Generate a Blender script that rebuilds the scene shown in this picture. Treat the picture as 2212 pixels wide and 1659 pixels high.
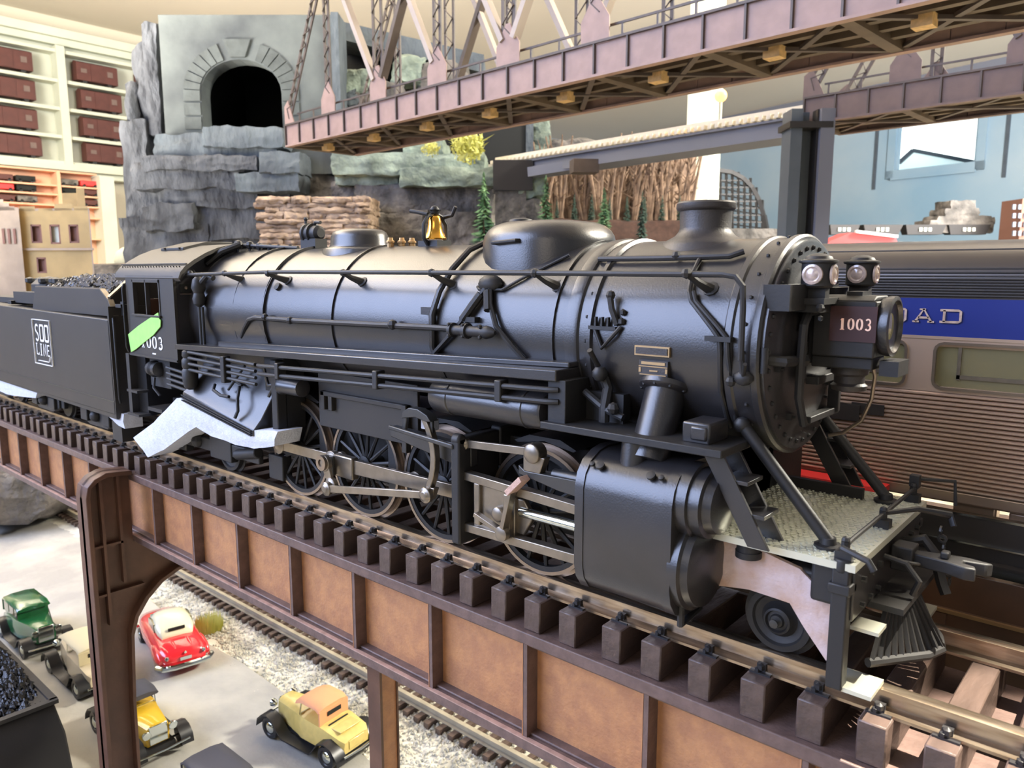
import bpy, math, random
from mathutils import Vector, Matrix, noise
random.seed(7)
for o in list(bpy.data.objects): bpy.data.objects.remove(o)
COL=bpy.context.scene.collection
SC=bpy.context.scene
PI=math.pi
SC.unit_settings.scale_length=0.1          # one unit is ten centimetres: this is a tabletop model railway
# ------------------------------------------------------------------ camera
CAMP=Vector((0,-1.63,.77)); FPX=1640.
TILT=math.radians(8.4453); YAW=math.radians(48.981)
HV=Vector((-math.cos(YAW),math.sin(YAW),0)); RV=Vector((math.sin(YAW),math.cos(YAW),0))
FV=HV*math.cos(TILT)+Vector((0,0,-math.sin(TILT))); UV=RV.cross(FV)
cd=bpy.data.cameras.new('camera'); cam=bpy.data.objects.new('camera',cd); COL.objects.link(cam)
cam.matrix_world=Matrix(((RV.x,UV.x,-FV.x,CAMP.x),(RV.y,UV.y,-FV.y,CAMP.y),(RV.z,UV.z,-FV.z,CAMP.z),(0,0,0,1)))
cd.sensor_width=36; cd.lens=FPX/2212*36; cd.clip_start=.02; cd.clip_end=400
cd.dof.use_dof=True; cd.dof.focus_distance=2.1; cd.dof.aperture_fstop=5.5
SC.camera=cam
def at(u,v,d):
    "point of the room seen in direction (u,v) at depth d"
    return CAMP+(FV+RV*((u-1106)/FPX)-UV*((v-829.5)/FPX))*d
# ------------------------------------------------------------------ world, lights, exposure
SC.view_settings.view_transform='Standard'; SC.view_settings.look='None'
SC.view_settings.exposure=0.0; SC.view_settings.gamma=1; SC.view_settings.use_curve_mapping=False
w=bpy.data.worlds.new('room_light'); SC.world=w; w.use_nodes=True
w.node_tree.nodes['Background'].inputs[0].default_value=(.93,.95,1,1); w.node_tree.nodes['Background'].inputs[1].default_value=.30
def area(name,loc,target,sx,sy,power,col,spread=160):
    l=bpy.data.lights.new(name,'AREA'); l.shape='RECTANGLE'; l.size=sx; l.size_y=sy; l.energy=power; l.color=col; l.spread=math.radians(spread)
    o=bpy.data.objects.new(name,l); COL.objects.link(o); o.location=loc
    o.rotation_euler=(Vector(target)-Vector(loc)).to_track_quat('-Z','Y').to_euler(); return o
area('window_daylight',(-9,-9.4,6.2),(-1.8,0,.6),12.5,10,3200,(.52,.64,1.0))
area('front_window',(4,-12,5),(-.5,0,.2),6,5,170,(1,.86,.70))  # warm fill lamp added to brighten the smokebox front
area('back_window_sun',(7.5,15,10.6),(-3.5,.5,-1),2.4,2.4,5600,(1,.95,.82))
area('ceiling_fill',(-17,-5,2.5),(-18,1,12),10,10,12500,(1,.93,.83),110)  # unseen lamp added to brighten the ceiling
area('ceiling_fill_far',(9,10,3),(0,22,12),10,10,11000,(1,.93,.86),110)  # second unseen lamp, added for the far part of the ceiling
area('back_wall_fill',(9,17,7),(-17,42,4),9,6,4300,(.80,.91,1))  # fill lamp added to lift the blue back wall, no real window
area('shelf_fill',(-20,-6,8),(-38,12,6),8,6,1700,(1,.96,.86),90)  # fill lamp added for the left wall shelves, no real window
sb=bpy.data.lights.new('sunbeam','SPOT'); sb.energy=38000; sb.color=(1,.93,.78); sb.spot_size=math.radians(4.6); sb.spot_blend=.12; sb.shadow_soft_size=.05
so=bpy.data.objects.new('sunbeam',sb); COL.objects.link(so); so.location=(3.2,1.0,10.8); so.rotation_euler=(Vector((.06,-.2,-.05))-Vector(so.location)).to_track_quat('-Z','Y').to_euler()
# ------------------------------------------------------------------ materials
def mat(name,col,rough=.5,metal=0,n=0,ns=20,ncol=None,bump=0,bs=60,emit=None,es=1,spec=.5,stretch=None,coat=0,glass=0,dist=.01):
    m=bpy.data.materials.new(name); m.use_nodes=True; t=m.node_tree; N=t.nodes; L=t.links
    b=N['Principled BSDF']; b.inputs['Base Color'].default_value=(*col,1); b.inputs['Roughness'].default_value=rough
    b.inputs['Metallic'].default_value=metal; b.inputs['Specular IOR Level'].default_value=spec
    if coat: b.inputs['Coat Weight'].default_value=coat; b.inputs['Coat Roughness'].default_value=.08
    if glass: b.inputs['Transmission Weight'].default_value=glass
    if emit: b.inputs['Emission Color'].default_value=(*emit,1); b.inputs['Emission Strength'].default_value=es
    if n or bump:
        tc=N.new('ShaderNodeTexCoord'); mp=N.new('ShaderNodeMapping'); L.new(tc.outputs['Object'],mp.inputs[0])
        if stretch: mp.inputs['Scale'].default_value=stretch
        if n:
            x=N.new('ShaderNodeTexNoise'); x.inputs['Scale'].default_value=ns; x.inputs['Detail'].default_value=5
            L.new(mp.outputs[0],x.inputs['Vector']); r=N.new('ShaderNodeValToRGB'); L.new(x.outputs['Fac'],r.inputs[0])
            nc=ncol or tuple(c*(1-n) for c in col)
            r.color_ramp.elements[0].position=.36; r.color_ramp.elements[1].position=.66
            r.color_ramp.elements[0].color=(*nc,1); r.color_ramp.elements[1].color=(*col,1)
            L.new(r.outputs[0],b.inputs['Base Color'])
        if bump:
            y=N.new('ShaderNodeTexNoise'); y.inputs['Scale'].default_value=bs; y.inputs['Detail'].default_value=4
            L.new(mp.outputs[0],y.inputs['Vector']); q=N.new('ShaderNodeBump'); q.inputs['Strength'].default_value=bump
            q.inputs['Distance'].default_value=dist; L.new(y.outputs['Fac'],q.inputs['Height']); L.new(q.outputs[0],b.inputs['Normal'])
    return m
M=dict(
 blk=mat('satin_black_paint',(.026,.024,.025),.31,n=.25,ns=9,bump=.16,bs=260,dist=.002,spec=.8),
 blk2=mat('dull_black_metal',(.016,.015,.015),.55,bump=.2,bs=120,dist=.002),
 tnd=mat('dark_brown_black_paint',(.030,.026,.022),.5,n=.15,ns=6,bump=.1,bs=160,dist=.002),
 stk=mat('dark_grey_stack_paint',(.05,.042,.038),.45,n=.3,ns=12,bump=.3,bs=240,dist=.002),
 rod=mat('brushed_grey_brown_steel',(.30,.26,.21),.34,metal=.85,n=.2,ns=30),
 rod2=mat('dark_grey_steel',(.08,.078,.075),.4,metal=.7),
 rim=mat('bright_wheel_rim',(.30,.24,.19),.32,metal=.85),
 chr=mat('chrome',(.7,.75,.72),.12,metal=1),
 cop=mat('pinkish_copper_link',(.62,.40,.32),.5,n=.2,ns=60,bump=.6,bs=200,dist=.004),
 brs=mat('polished_brass',(.95,.50,.09),.18,metal=1),
 brs2=mat('antique_brass',(.42,.28,.14),.45,metal=.8),
 lens=mat('clear_lamp_lens',(.58,.45,.38),.15,n=.35,ns=60,coat=1),
 red=mat('dark_red_number_board',(.045,.012,.01),.45),
 wht=mat('white_lettering',(.85,.85,.84),.5),
 pnk=mat('pale_pink_lettering',(.9,.62,.5),.5,emit=(1,.6,.45),es=.12),
 tread=mat('checkered_tread_plate',(.72,.72,.60),.36,metal=.6),
 foam=mat('white_packing_foam',(.62,.64,.70),.75,n=.12,ns=50,bump=.7,bs=130,dist=.004),
 pink=mat('pinkish_packing_foam',(.62,.50,.50),.5,n=.3,ns=16,ncol=(.5,.33,.25),bump=.6,bs=60,dist=.006),
 tape=mat('green_tape',(.36,.80,.17),.6,n=.12,ns=30,bump=.2,bs=40,dist=.003),
 rail2=mat('dull_beige_rail',(.42,.37,.27),.6,metal=.2,n=.3,ns=8),
 tie=mat('dark_brown_tie_wood',(.11,.072,.058),.42,n=.35,ns=25,bump=.7,bs=60,dist=.004,stretch=(1,.25,1)),
 lip=mat('pale_pinkish_edge',(.42,.27,.22),.6,n=.3,ns=30),  # lighter, pinker strip along the bottom flange edge
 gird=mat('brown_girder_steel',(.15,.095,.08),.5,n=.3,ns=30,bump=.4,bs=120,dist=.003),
 web=mat('orange_brown_girder_web',(.46,.22,.095),.42,n=.3,ns=26,ncol=(.36,.165,.08),bump=.5,bs=110,dist=.004),
 rail=mat('brassy_rail',(.50,.41,.31),.27,metal=.9,n=.35,ns=10,ncol=(.30,.22,.15),stretch=(1,8,8)),
 bent=mat('brown_bent_paint',(.12,.055,.032),.5,n=.35,ns=8,bump=.25,bs=60,dist=.003),
 spk=mat('black_spike',(.02,.018,.018),.5),
 road=mat('pale_plaster_street',(.50,.48,.42),.85,n=.3,ns=1.6,ncol=(.32,.31,.285),bump=.3,bs=14,dist=.02),
 bal=mat('pale_ballast',(.80,.77,.66),.85,n=.4,ns=5,ncol=(.45,.42,.33)),
 bal2=mat('grey_ballast',(.36,.36,.32),.85),
 soil=mat('tan_soil',(.50,.44,.33),.9,n=.5,ns=3,ncol=(.27,.24,.17),bump=.5,bs=12,dist=.03),
 coal=mat('coal',(.014,.014,.016),.25,bump=.6,bs=40,dist=.01),
 coalg=mat('coal_with_glints',(.11,.11,.12),.3),
 carR=mat('glossy_red_enamel',(.78,.025,.035),.2,coat=1),
 carC=mat('cream_enamel',(.85,.80,.55),.3,coat=.6),
 carT=mat('sandy_yellow_enamel',(.72,.55,.17),.35,coat=.5,n=.12,ns=20),
 carY=mat('amber_yellow_enamel',(.85,.52,.03),.28,coat=.8),
 carG=mat('dark_green_enamel',(.015,.13,.04),.22,coat=1),
 carB=mat('cream_tan_enamel',(.62,.52,.34),.35,coat=.5),
 orng=mat('orange_tan_cloth_top',(.80,.36,.17),.65,bump=.2,bs=40,dist=.004),
 tan=mat('tan_cloth_top',(.72,.62,.38),.6),
 dgry=mat('dark_grey_cloth_top',(.07,.07,.085),.5),
 tyre=mat('black_rubber',(.012,.012,.014),.35),
 sil=mat('corrugated_steel_skin',(.60,.46,.36),.33,metal=.65),  # warm reflections put into the steel colour as a brownish tint
 silr=mat('dark_roof_steel',(.09,.08,.075),.35,metal=.7),
 blue=mat('blue_letter_band',(.008,.022,.19),.4,bump=.08,bs=90,dist=.002),
 wing=mat('yellowish_car_window',(.18,.16,.08),.12,coat=1),
 dark=mat('deep_dark',(.008,.009,.008),.8),
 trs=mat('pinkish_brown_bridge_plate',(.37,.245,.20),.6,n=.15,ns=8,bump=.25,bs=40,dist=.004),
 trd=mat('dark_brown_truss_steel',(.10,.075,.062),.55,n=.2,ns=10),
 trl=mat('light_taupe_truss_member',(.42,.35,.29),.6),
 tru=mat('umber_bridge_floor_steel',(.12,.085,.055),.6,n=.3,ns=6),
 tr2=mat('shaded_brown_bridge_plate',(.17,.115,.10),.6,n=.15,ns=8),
 gold=mat('bare_wood_block',(.72,.47,.20),.6,n=.3,ns=20),
 rock=mat('blue_grey_rock',(.09,.098,.112),.8,n=.6,ns=2.8,ncol=(.025,.028,.035),bump=1,bs=5,dist=.12,stretch=(1,1,.45)),
 rock2=mat('pale_blue_grey_rock',(.105,.127,.145),.8,n=.5,ns=2,ncol=(.055,.067,.08),bump=.9,bs=5,dist=.1,stretch=(1,1,.5)),
 rockb=mat('brown_grey_rock',(.20,.18,.16),.85,n=.6,ns=2.4,ncol=(.06,.055,.05),bump=1,bs=6,dist=.1),
 rockg=mat('greenish_grey_rock',(.27,.33,.27),.8,n=.55,ns=2.5,ncol=(.10,.125,.10),bump=.9,bs=6,dist=.08),
 rockt=mat('tan_limestone',(.42,.31,.22),.8,n=.6,ns=3.5,ncol=(.22,.15,.10),bump=1,bs=8,dist=.06),
 port=mat('smoke_stained_grey_plaster',(.105,.12,.118),.85,n=.5,ns=.85,ncol=(.04,.047,.052),bump=.2,bs=8,dist=.03),
 vous=mat('grey_voussoir_stone',(.07,.082,.082),.85,n=.35,ns=3,bump=.4,bs=10,dist=.03),
 ceil=mat('cream_ceiling_paint',(.66,.60,.51),.9,n=.06,ns=.1),
 wall=mat('cream_wall_paint',(.62,.57,.46),.9),
 trim=mat('ivory_woodwork',(.62,.64,.53),.6,n=.1,ns=.8),
 shelf=mat('ivory_shelf_back',(.55,.56,.48),.7),
 oshelf=mat('peach_shelf_back',(.75,.42,.27),.7),
 box=mat('oxide_red_boxcar',(.10,.028,.022),.55,n=.2,ns=3),
 bld=mat('ochre_plaster_wall',(.47,.33,.14),.8,n=.2,ns=3,bump=.2,bs=10,dist=.02),
 bld2=mat('pale_tan_plaster_wall',(.40,.31,.22),.8,n=.2,ns=4),
 brick=mat('red_brown_frame',(.20,.09,.06),.7),
 bluew=mat('sky_blue_wall_paint',(.24,.38,.50),.9,n=.3,ns=.12,ncol=(.40,.49,.55)),
 steel=mat('blue_grey_steel',(.085,.105,.13),.55,n=.15,ns=3),
 lila=mat('lilac_grey_beam',(.15,.16,.20),.55),
 pale=mat('pale_cream_deck_edge',(.72,.68,.58),.7),
 post=mat('ivory_post_paint',(.62,.64,.50),.5),
 fir=mat('fir_green',(.17,.32,.15),.8,n=.4,ns=8,ncol=(.07,.16,.07)),
 fird=mat('dark_fir_green',(.04,.075,.055),.8),
 bark=mat('tan_bark',(.26,.17,.11),.85,n=.55,ns=6,ncol=(.10,.065,.045)),
 leaf=mat('brown_leaf_litter',(.07,.035,.025),.9,n=.4,ns=10),
 ylw=mat('dry_yellow_moss',(.66,.66,.20),.9),
 bulb=mat('glowing_bulb',(1,.6,.2),.3,emit=(1,.48,.13),es=2.4),
 glow=mat('bright_window_daylight',(.9,.95,.95),.5,emit=(.95,1,.98),es=1.6),
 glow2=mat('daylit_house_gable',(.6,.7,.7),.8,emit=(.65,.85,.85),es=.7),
 fred=mat('bright_red_plastic',(.75,.04,.04),.5),
 wood=mat('dark_brown_board',(.13,.065,.035),.5,n=.5,ns=3,ncol=(.05,.028,.018)),
)
# ------------------------------------------------------------------ mesh builder
class MB:
    def __init__(s): s.v=[]; s.f=[]
    def add(s,vs,fs):
        b=len(s.v); s.v+=[tuple(q) for q in vs]; s.f+=[tuple(b+i for i in f) for f in fs]; return s
    def box(s,c,d,rz=0):
        x,y,z=[q/2 for q in d]; cz,sz=math.cos(rz),math.sin(rz); vs=[]
        for a in (-1,1):
            for b in (-1,1):
                for e in (-1,1):
                    px,py=a*x,b*y; vs.append((c[0]+px*cz-py*sz,c[1]+px*sz+py*cz,c[2]+e*z))
        return s.add(vs,[(0,1,3,2),(4,6,7,5),(0,4,5,1),(2,3,7,6),(0,2,6,4),(1,5,7,3)])
    def bb(s,x0,x1,y0,y1,z0,z1): return s.box(((x0+x1)/2,(y0+y1)/2,(z0+z1)/2),(abs(x1-x0),abs(y1-y0),abs(z1-z0)))
    def beam(s,p,q,w,h,up=(0,0,1)):
        p=Vector(p);q=Vector(q);d=(q-p).normalized();u=Vector(up)
        if abs(d.dot(u))>.98:u=Vector((0,1,0))
        a=d.cross(u).normalized();b=a.cross(d); vs=[]
        for e in (p,q):
            for i,j in ((-1,-1),(1,-1),(1,1),(-1,1)): vs.append(e+a*(i*w/2)+b*(j*h/2))
        return s.add(vs,[(3,2,1,0),(4,5,6,7),(0,1,5,4),(1,2,6,5),(2,3,7,6),(3,0,4,7)])
    def tube(s,pts,r,n=8,close=False):
        pts=[Vector(p) for p in pts]; k=len(pts); rs=r if isinstance(r,(list,tuple)) else [r]*k; vs=[];a=None
        for i,p in enumerate(pts):
            d=((pts[(i+1)%k] if (close or i<k-1) else p)-(pts[i-1] if (close or i) else p)).normalized()
            if a is None:
                u=Vector((0,0,1)) if abs(d.z)<.9 else Vector((0,1,0)); a=d.cross(u).normalized()
            else: a=(a-d*a.dot(d)).normalized()
            b=d.cross(a)
            for j in range(n): t=2*PI*j/n; vs.append(p+(a*math.cos(t)+b*math.sin(t))*rs[i])
        fs=[(i*n+j,i*n+(j+1)%n,(i+1)*n+(j+1)%n,(i+1)*n+j) for i in range(k-1) for j in range(n)]
        if close: fs+=[((k-1)*n+j,(k-1)*n+(j+1)%n,(j+1)%n,j) for j in range(n)]
        else: fs+=[tuple(range(n))[::-1],tuple((k-1)*n+j for j in range(n))]
        return s.add(vs,fs)
    def cyl(s,p,q,r,r2=None,n=16): return s.tube([p,q],[r,r if r2 is None else r2],n)
    def lathe(s,o,ax,prof,n=24,sx=1,sy=1):
        o=Vector(o);ax=Vector(ax).normalized();u=Vector((0,0,1)) if abs(ax.z)<.9 else Vector((1,0,0))
        a=(u-ax*u.dot(ax)).normalized(); b=ax.cross(a); vs=[];k=len(prof)
        for t,r in prof:
            for j in range(n): g=2*PI*j/n; vs.append(o+ax*t+a*(r*math.cos(g)*sx)+b*(r*math.sin(g)*sy))
        fs=[(i*n+j,i*n+(j+1)%n,(i+1)*n+(j+1)%n,(i+1)*n+j) for i in range(k-1) for j in range(n)]
        fs+=[tuple(range(n))[::-1],tuple((k-1)*n+j for j in range(n))]
        return s.add(vs,fs)
    def ext(s,poly,plane,a0,a1):
        "extrude a 2-D polygon; plane 'xz' along y, 'yz' along x, 'xy' along z"
        f={'xz':lambda p,a:(p[0],a,p[1]),'yz':lambda p,a:(a,p[0],p[1]),'xy':lambda p,a:(p[0],p[1],a)}[plane]
        k=len(poly); vs=[f(p,a0) for p in poly]+[f(p,a1) for p in poly]
        return s.add(vs,[tuple(range(k))[::-1],tuple(range(k,2*k))]+[(i,(i+1)%k,k+(i+1)%k,k+i) for i in range(k)])
    def ball(s,c,r,n=8,sc=(1,1,1)):
        vs=[];m=n//2
        for i in range(m+1):
            t=PI*i/m
            for j in range(n): g=2*PI*j/n; vs.append((c[0]+r*sc[0]*math.sin(t)*math.cos(g),c[1]+r*sc[1]*math.sin(t)*math.sin(g),c[2]+r*sc[2]*math.cos(t)))
        return s.add(vs,[(i*n+j,(i+1)*n+j,(i+1)*n+(j+1)%n,i*n+(j+1)%n) for i in range(m) for j in range(n)])
    def loft(s,rings,cap=True):
        k=len(rings);n=len(rings[0]); vs=[p for r in rings for p in r]
        fs=[(i*n+j,i*n+(j+1)%n,(i+1)*n+(j+1)%n,(i+1)*n+j) for i in range(k-1) for j in range(n)]
        if cap: fs+=[tuple(range(n))[::-1],tuple((k-1)*n+j for j in range(n))]
        return s.add(vs,fs)
    def ring(s,c,ax,r0,r1,w,n=40): # flat hoop: inner radius r0, outer r1, width w along ax
        c=Vector(c);ax=Vector(ax).normalized();u=Vector((0,0,1)) if abs(ax.z)<.9 else Vector((1,0,0))
        a=(u-ax*u.dot(ax)).normalized();b=ax.cross(a);vs=[]
        for t,r in ((-w/2,r0),(-w/2,r1),(w/2,r1),(w/2,r0)):
            for j in range(n): g=2*PI*j/n; vs.append(c+ax*t+a*(r*math.cos(g))+b*(r*math.sin(g)))
        return s.add(vs,[(i*n+j,i*n+(j+1)%n,((i+1)%4)*n+(j+1)%n,((i+1)%4)*n+j) for i in range(4) for j in range(n)])
    def rock(s,c,d,k=5,amp=.12,seed=0,sq=.6,rz=0,fr=1.6):
        "a worn block: subdivided box pulled towards an ellipsoid and broken up by noise"
        b=len(s.v); m={}; vs=[]; fs=[]
        cz,sz=math.cos(rz),math.sin(rz); mx=min(d)
        def vid(i,j,l):
            q=(i,j,l)
            if q not in m:
                p=Vector((2*i/k-1,2*j/k-1,2*l/k-1)); L=p.length; e=p/L
                p=p*sq+e*(1-sq)*1.05
                P=Vector((p.x*d[0]/2,p.y*d[1]/2,p.z*d[2]/2))
                nn=noise.noise_vector(P*fr/ max(mx,.01)+Vector((seed*3.1,seed*1.7,seed)))
                n2=noise.noise_vector(P*fr*3/ max(mx,.01)+Vector((seed,seed*2.7,-seed)))
                n3=noise.cell_vector(P*fr*2.2/max(mx,.01)+Vector((seed,0,seed)))-Vector((.5,.5,.5))
                P=P+(nn*1.2+n2*.6+n3*.35)*amp*mx
                m[q]=len(vs); vs.append((c[0]+P.x*cz-P.y*sz,c[1]+P.x*sz+P.y*cz,c[2]+P.z))
            return m[q]
        for i in range(k):
            for j in range(k):
                fs+=[(vid(i,j,0),vid(i,j+1,0),vid(i+1,j+1,0),vid(i+1,j,0)),(vid(i,j,k),vid(i+1,j,k),vid(i+1,j+1,k),vid(i,j+1,k)),
                     (vid(i,0,j),vid(i+1,0,j),vid(i+1,0,j+1),vid(i,0,j+1)),(vid(i,k,j),vid(i,k,j+1),vid(i+1,k,j+1),vid(i+1,k,j)),
                     (vid(0,i,j),vid(0,i,j+1),vid(0,i+1,j+1),vid(0,i+1,j)),(vid(k,i,j),vid(k,i+1,j),vid(k,i+1,j+1),vid(k,i,j+1))]
        return s.add(vs,fs)
OFF={}
def mesh(name,m,mt,off=(0,0,0),smooth=35):
    me=bpy.data.meshes.new(name); o=Vector(off)
    me.from_pydata([tuple(Vector(p)-o) for p in m.v],[],m.f); me.materials.append(M[mt]); me.validate()
    if smooth: me.shade_smooth(); me.set_sharp_from_angle(angle=math.radians(smooth))
    else: me.shade_flat()
    return me
def tag(o,label=None,cat=None,group=None,kind=None):
    if label:o['label']=label
    if cat:o['category']=cat
    if group:o['group']=group
    if kind:o['kind']=kind
    return o
def thing(name,label,cat,loc=(0,0,0),rz=0,group=None,local=False):
    o=bpy.data.objects.new(name,None); COL.objects.link(o); o.location=loc; o.rotation_euler=(0,0,rz); o.empty_display_size=.1
    OFF[o.name]=Vector((0,0,0)) if local else Vector(loc)
    return tag(o,label,cat,group)
def part(name,m,mt,parent,label=None,smooth=35,bevel=0,kind=None,fix=True):
    off=OFF.get(parent.name,Vector((0,0,0))) if parent else Vector((0,0,0))
    me=mesh(name,m,mt,off,smooth); o=bpy.data.objects.new(name,me); COL.objects.link(o)
    if parent: o.parent=parent
    OFF[o.name]=off
    if bevel: b=o.modifiers.new('bevel','BEVEL'); b.width=bevel; b.segments=2; b.limit_method='ANGLE'
    return tag(o,label,None,None,kind)
def single(name,m,mt,label,cat,group=None,smooth=35,bevel=0,loc=(0,0,0),kind=None):
    me=mesh(name,m,mt,loc,smooth); o=bpy.data.objects.new(name,me); COL.objects.link(o); o.location=loc
    if bevel: b=o.modifiers.new('bevel','BEVEL'); b.width=bevel; b.segments=2; b.limit_method='ANGLE'
    return tag(o,label,cat,group,kind)
def struct(name,m,mt,smooth=0): return single(name,m,mt,None,None,smooth=smooth,kind='structure')
def inst(name,me,parent,loc=(0,0,0),rot=(0,0,0),label=None):
    o=bpy.data.objects.new(name,me); COL.objects.link(o); o.parent=parent; o.location=loc; o.rotation_euler=rot
    OFF[o.name]=OFF.get(parent.name,Vector((0,0,0)))
    return tag(o,label)
def copytree(src,loc=None,rz=None,label=None):
    r=src.copy(); COL.objects.link(r)
    if loc is not None:r.location=loc
    if rz is not None:r.rotation_euler=(0,0,rz)
    if label:r['label']=label
    for ch in list(src.children):
        c=ch.copy(); COL.objects.link(c); c.parent=r
        for g in list(ch.children):
            d=g.copy(); COL.objects.link(d); d.parent=c
    return r
# ---- lettering: each glyph is made of strokes on a 1 x 1 cell; stroke=(list of points, width)
def arc(cx,cy,rx,ry,a0,a1,n=10): return [(cx+rx*math.cos(math.radians(a0+(a1-a0)*i/n)),cy+ry*math.sin(math.radians(a0+(a1-a0)*i/n))) for i in range(n+1)]
GL={
 '1':[([(.5,.02),(.5,.97)],.26),([(.2,.04),(.8,.04)],.08),([(.52,.95),(.25,.82)],.10)],
 '0':[(arc(.5,.5,.36,.45,-60,60),.2),(arc(.5,.5,.36,.45,120,240),.2),(arc(.5,.5,.36,.45,55,125),.08),(arc(.5,.5,.36,.45,235,305),.08)],
 '3':[(arc(.45,.73,.30,.22,150,-90),.15),(arc(.45,.27,.34,.23,90,-150),.17)],
 'O':[([(.15,.08),(.85,.08),(.9,.14),(.9,.86),(.85,.92),(.15,.92),(.1,.86),(.1,.14),(.15,.08)],.14)],
 'A':[([(.12,.04),(.5,.96),(.88,.04)],.14),([(.26,.34),(.74,.34)],.13),([(-.02,.05),(.3,.05)],.11),([(.7,.05),(1.02,.05)],.11),([(.3,.94),(.6,.94)],.1)],
 'D':[([(0,.08),(.85,.08),(.95,.16),(.95,.84),(.85,.92),(0,.92)],.14),([(.2,.08),(.2,.92)],.14)],
 'R':[([(.2,.04),(.2,.92)],.14),([(0,.92),(.85,.92),(.92,.85),(.92,.58),(.85,.5),(.2,.5)],.13),([(.5,.5),(.85,.06)],.14),([(0,.05),(.4,.05)],.1),([(.7,.05),(1.02,.05)],.1)],
 'I':[([(.5,.05),(.5,.95)],.16),([(.2,.05),(.8,.05)],.1),([(.2,.95),(.8,.95)],.1)],
 'L':[([(.25,.95),(.25,.08),(.95,.08),(.95,.25)],.14),([(0,.95),(.5,.95)],.1)],
 'N':[([(.12,0),(.12,.95),(.85,.05),(.85,1)],.14)],
 'E':[([(.85,.92),(.15,.92),(.15,.08),(.88,.08)],.14),([(.15,.5),(.7,.5)],.12)],
 'S':[(arc(.5,.73,.32,.2,30,270),.13),(arc(.5,.27,.34,.21,90,-150),.13)],
}
def letters(txt,o,ux,uz,nrm,w,h,gap=.15,th=.002,shear=0):
    "raised flat lettering: origin o, right ux, up uz, outward nrm"
    m=MB();o=Vector(o);ux=Vector(ux);uz=Vector(uz);nr=Vector(nrm); x=0
    for ch in txt:
        for pts,sw in GL.get(ch,[]):
            P=[Vector((x+(p[0]+shear*p[1])*w,p[1]*h)) for p in pts]; k=len(P); hw=sw*(w+h)/2/2; cl=(P[0]-P[-1]).length<1e-6; L=[];R=[]
            for i in range(k):
                a=P[i-1] if i else (P[-2] if cl else P[0]); b=P[i+1] if i<k-1 else (P[1] if cl else P[-1]); d=(b-a).normalized(); n=Vector((-d.y,d.x))
                L.append(P[i]+n*hw);R.append(P[i]-n*hw)
            vs=[o+ux*q.x+uz*q.y+nr*t for t in (0,th) for q in L+R]; n2=2*k
            fs=[]
            for i in range(k-1): fs+=[(n2+i,n2+k+i,n2+k+i+1,n2+i+1),(i,n2+i,n2+i+1,i+1),(k+i,k+i+1,n2+k+i+1,n2+k+i)]
            m.add(vs,fs)
        x+=w*(1+gap)
    return m
# ================================================================== room and far scenery
GZ0=-2.2
def vx(u,v,d): return at(u,v,d)
struct('ceiling',MB().bb(-41,16,-20,60,11.9,12.1),'ceil')
# left wall with shelf unit
struct('wall_left',MB().bb(-38.9,-38.6,-6,42,-9,11.9),'wall')
struct('trim_2',MB().bb(-38.6,-38.15,-6,34,10.62,10.9),'trim'); struct('trim_3',MB().bb(-38.6,-37.9,-6,34,10.9,11.25),'trim')
sh=thing('display_shelf','white wall shelf unit lined with red brown model boxcars high on the left wall','shelf',(-38.3,12,5.4))
def yz(u,v,x=-38.):  # where the line of sight meets the wall plane
    d=FV+RV*((u-1106)/FPX)-UV*((v-829.5)/FPX); s=(x-CAMP.x)/d.x; p=CAMP+d*s; return p.y,p.z
part('back_board',MB().bb(-38.6,-38.5,4,26,5.2,10.7),'shelf',sh)
zz=[9.10,7.92,6.72,5.60]
for z in zz+[10.35]: part('shelf_board',MB().bb(-38.5,-37.85,4,26,z-.14,z),'trim',sh)
part('bottom_moulding',MB().bb(-38.5,-37.6,4,26,5.2,5.46),'trim',sh); part('bottom_moulding',MB().bb(-38.5,-37.9,4,26,4.95,5.2),'trim',sh)
for y in (11.75,16.9,6.6): part('upright',MB().bb(-38.5,-37.75,y-.17,y+.17,5.3,10.5),'trim',sh)
def boxcar(x,y,z,L,lab,colr='box'):
    t=thing('model_boxcar',lab,'model train',(x,y,z),0,'model boxcars on the white wall shelves',local=True)
    m=MB(); m.bb(-.3,.3,-L/2,L/2,.12,.88); m.ext([(-.32,.88),(.32,.88),(0,.98)],'xz',-L/2,L/2); part('car_body',m,colr,t)
    m=MB(); m.bb(.3,.33,-.28,.28,.15,.84); part('sliding_door',m,colr,t); m=MB(); m.bb(.30,.325,-L/2+.18,-L/2+.42,.45,.62); m.bb(.30,.325,L/2-.45,L/2-.22,.42,.66); part('car_lettering',m,'tr2',t,'pale lettering patches')
    for yy in (-L/2+.35,L/2-.35): m=MB(); m.cyl((-.25,yy,.1),(.25,yy,.1),.1,n=10); part('wheelset',m,'blk2',t)
    return t
rows=['top','second','third','lowest']
for i,z in enumerate(zz):
    boxcar(-38.1,9.62+[0,.02,.0,.08][i],z,2.05,'red brown boxcar in the left bay, %s shelf of the white wall unit'%rows[i])
    boxcar(-38.1,13.25+[0,.1,.1,.15][i],z,1.75,'red brown boxcar in the middle bay, %s shelf of the white wall unit'%rows[i])
boxcar(-38.1,15.9,9.10,1.6,'red brown boxcar beside the mountain edge on the top shelf')
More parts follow.
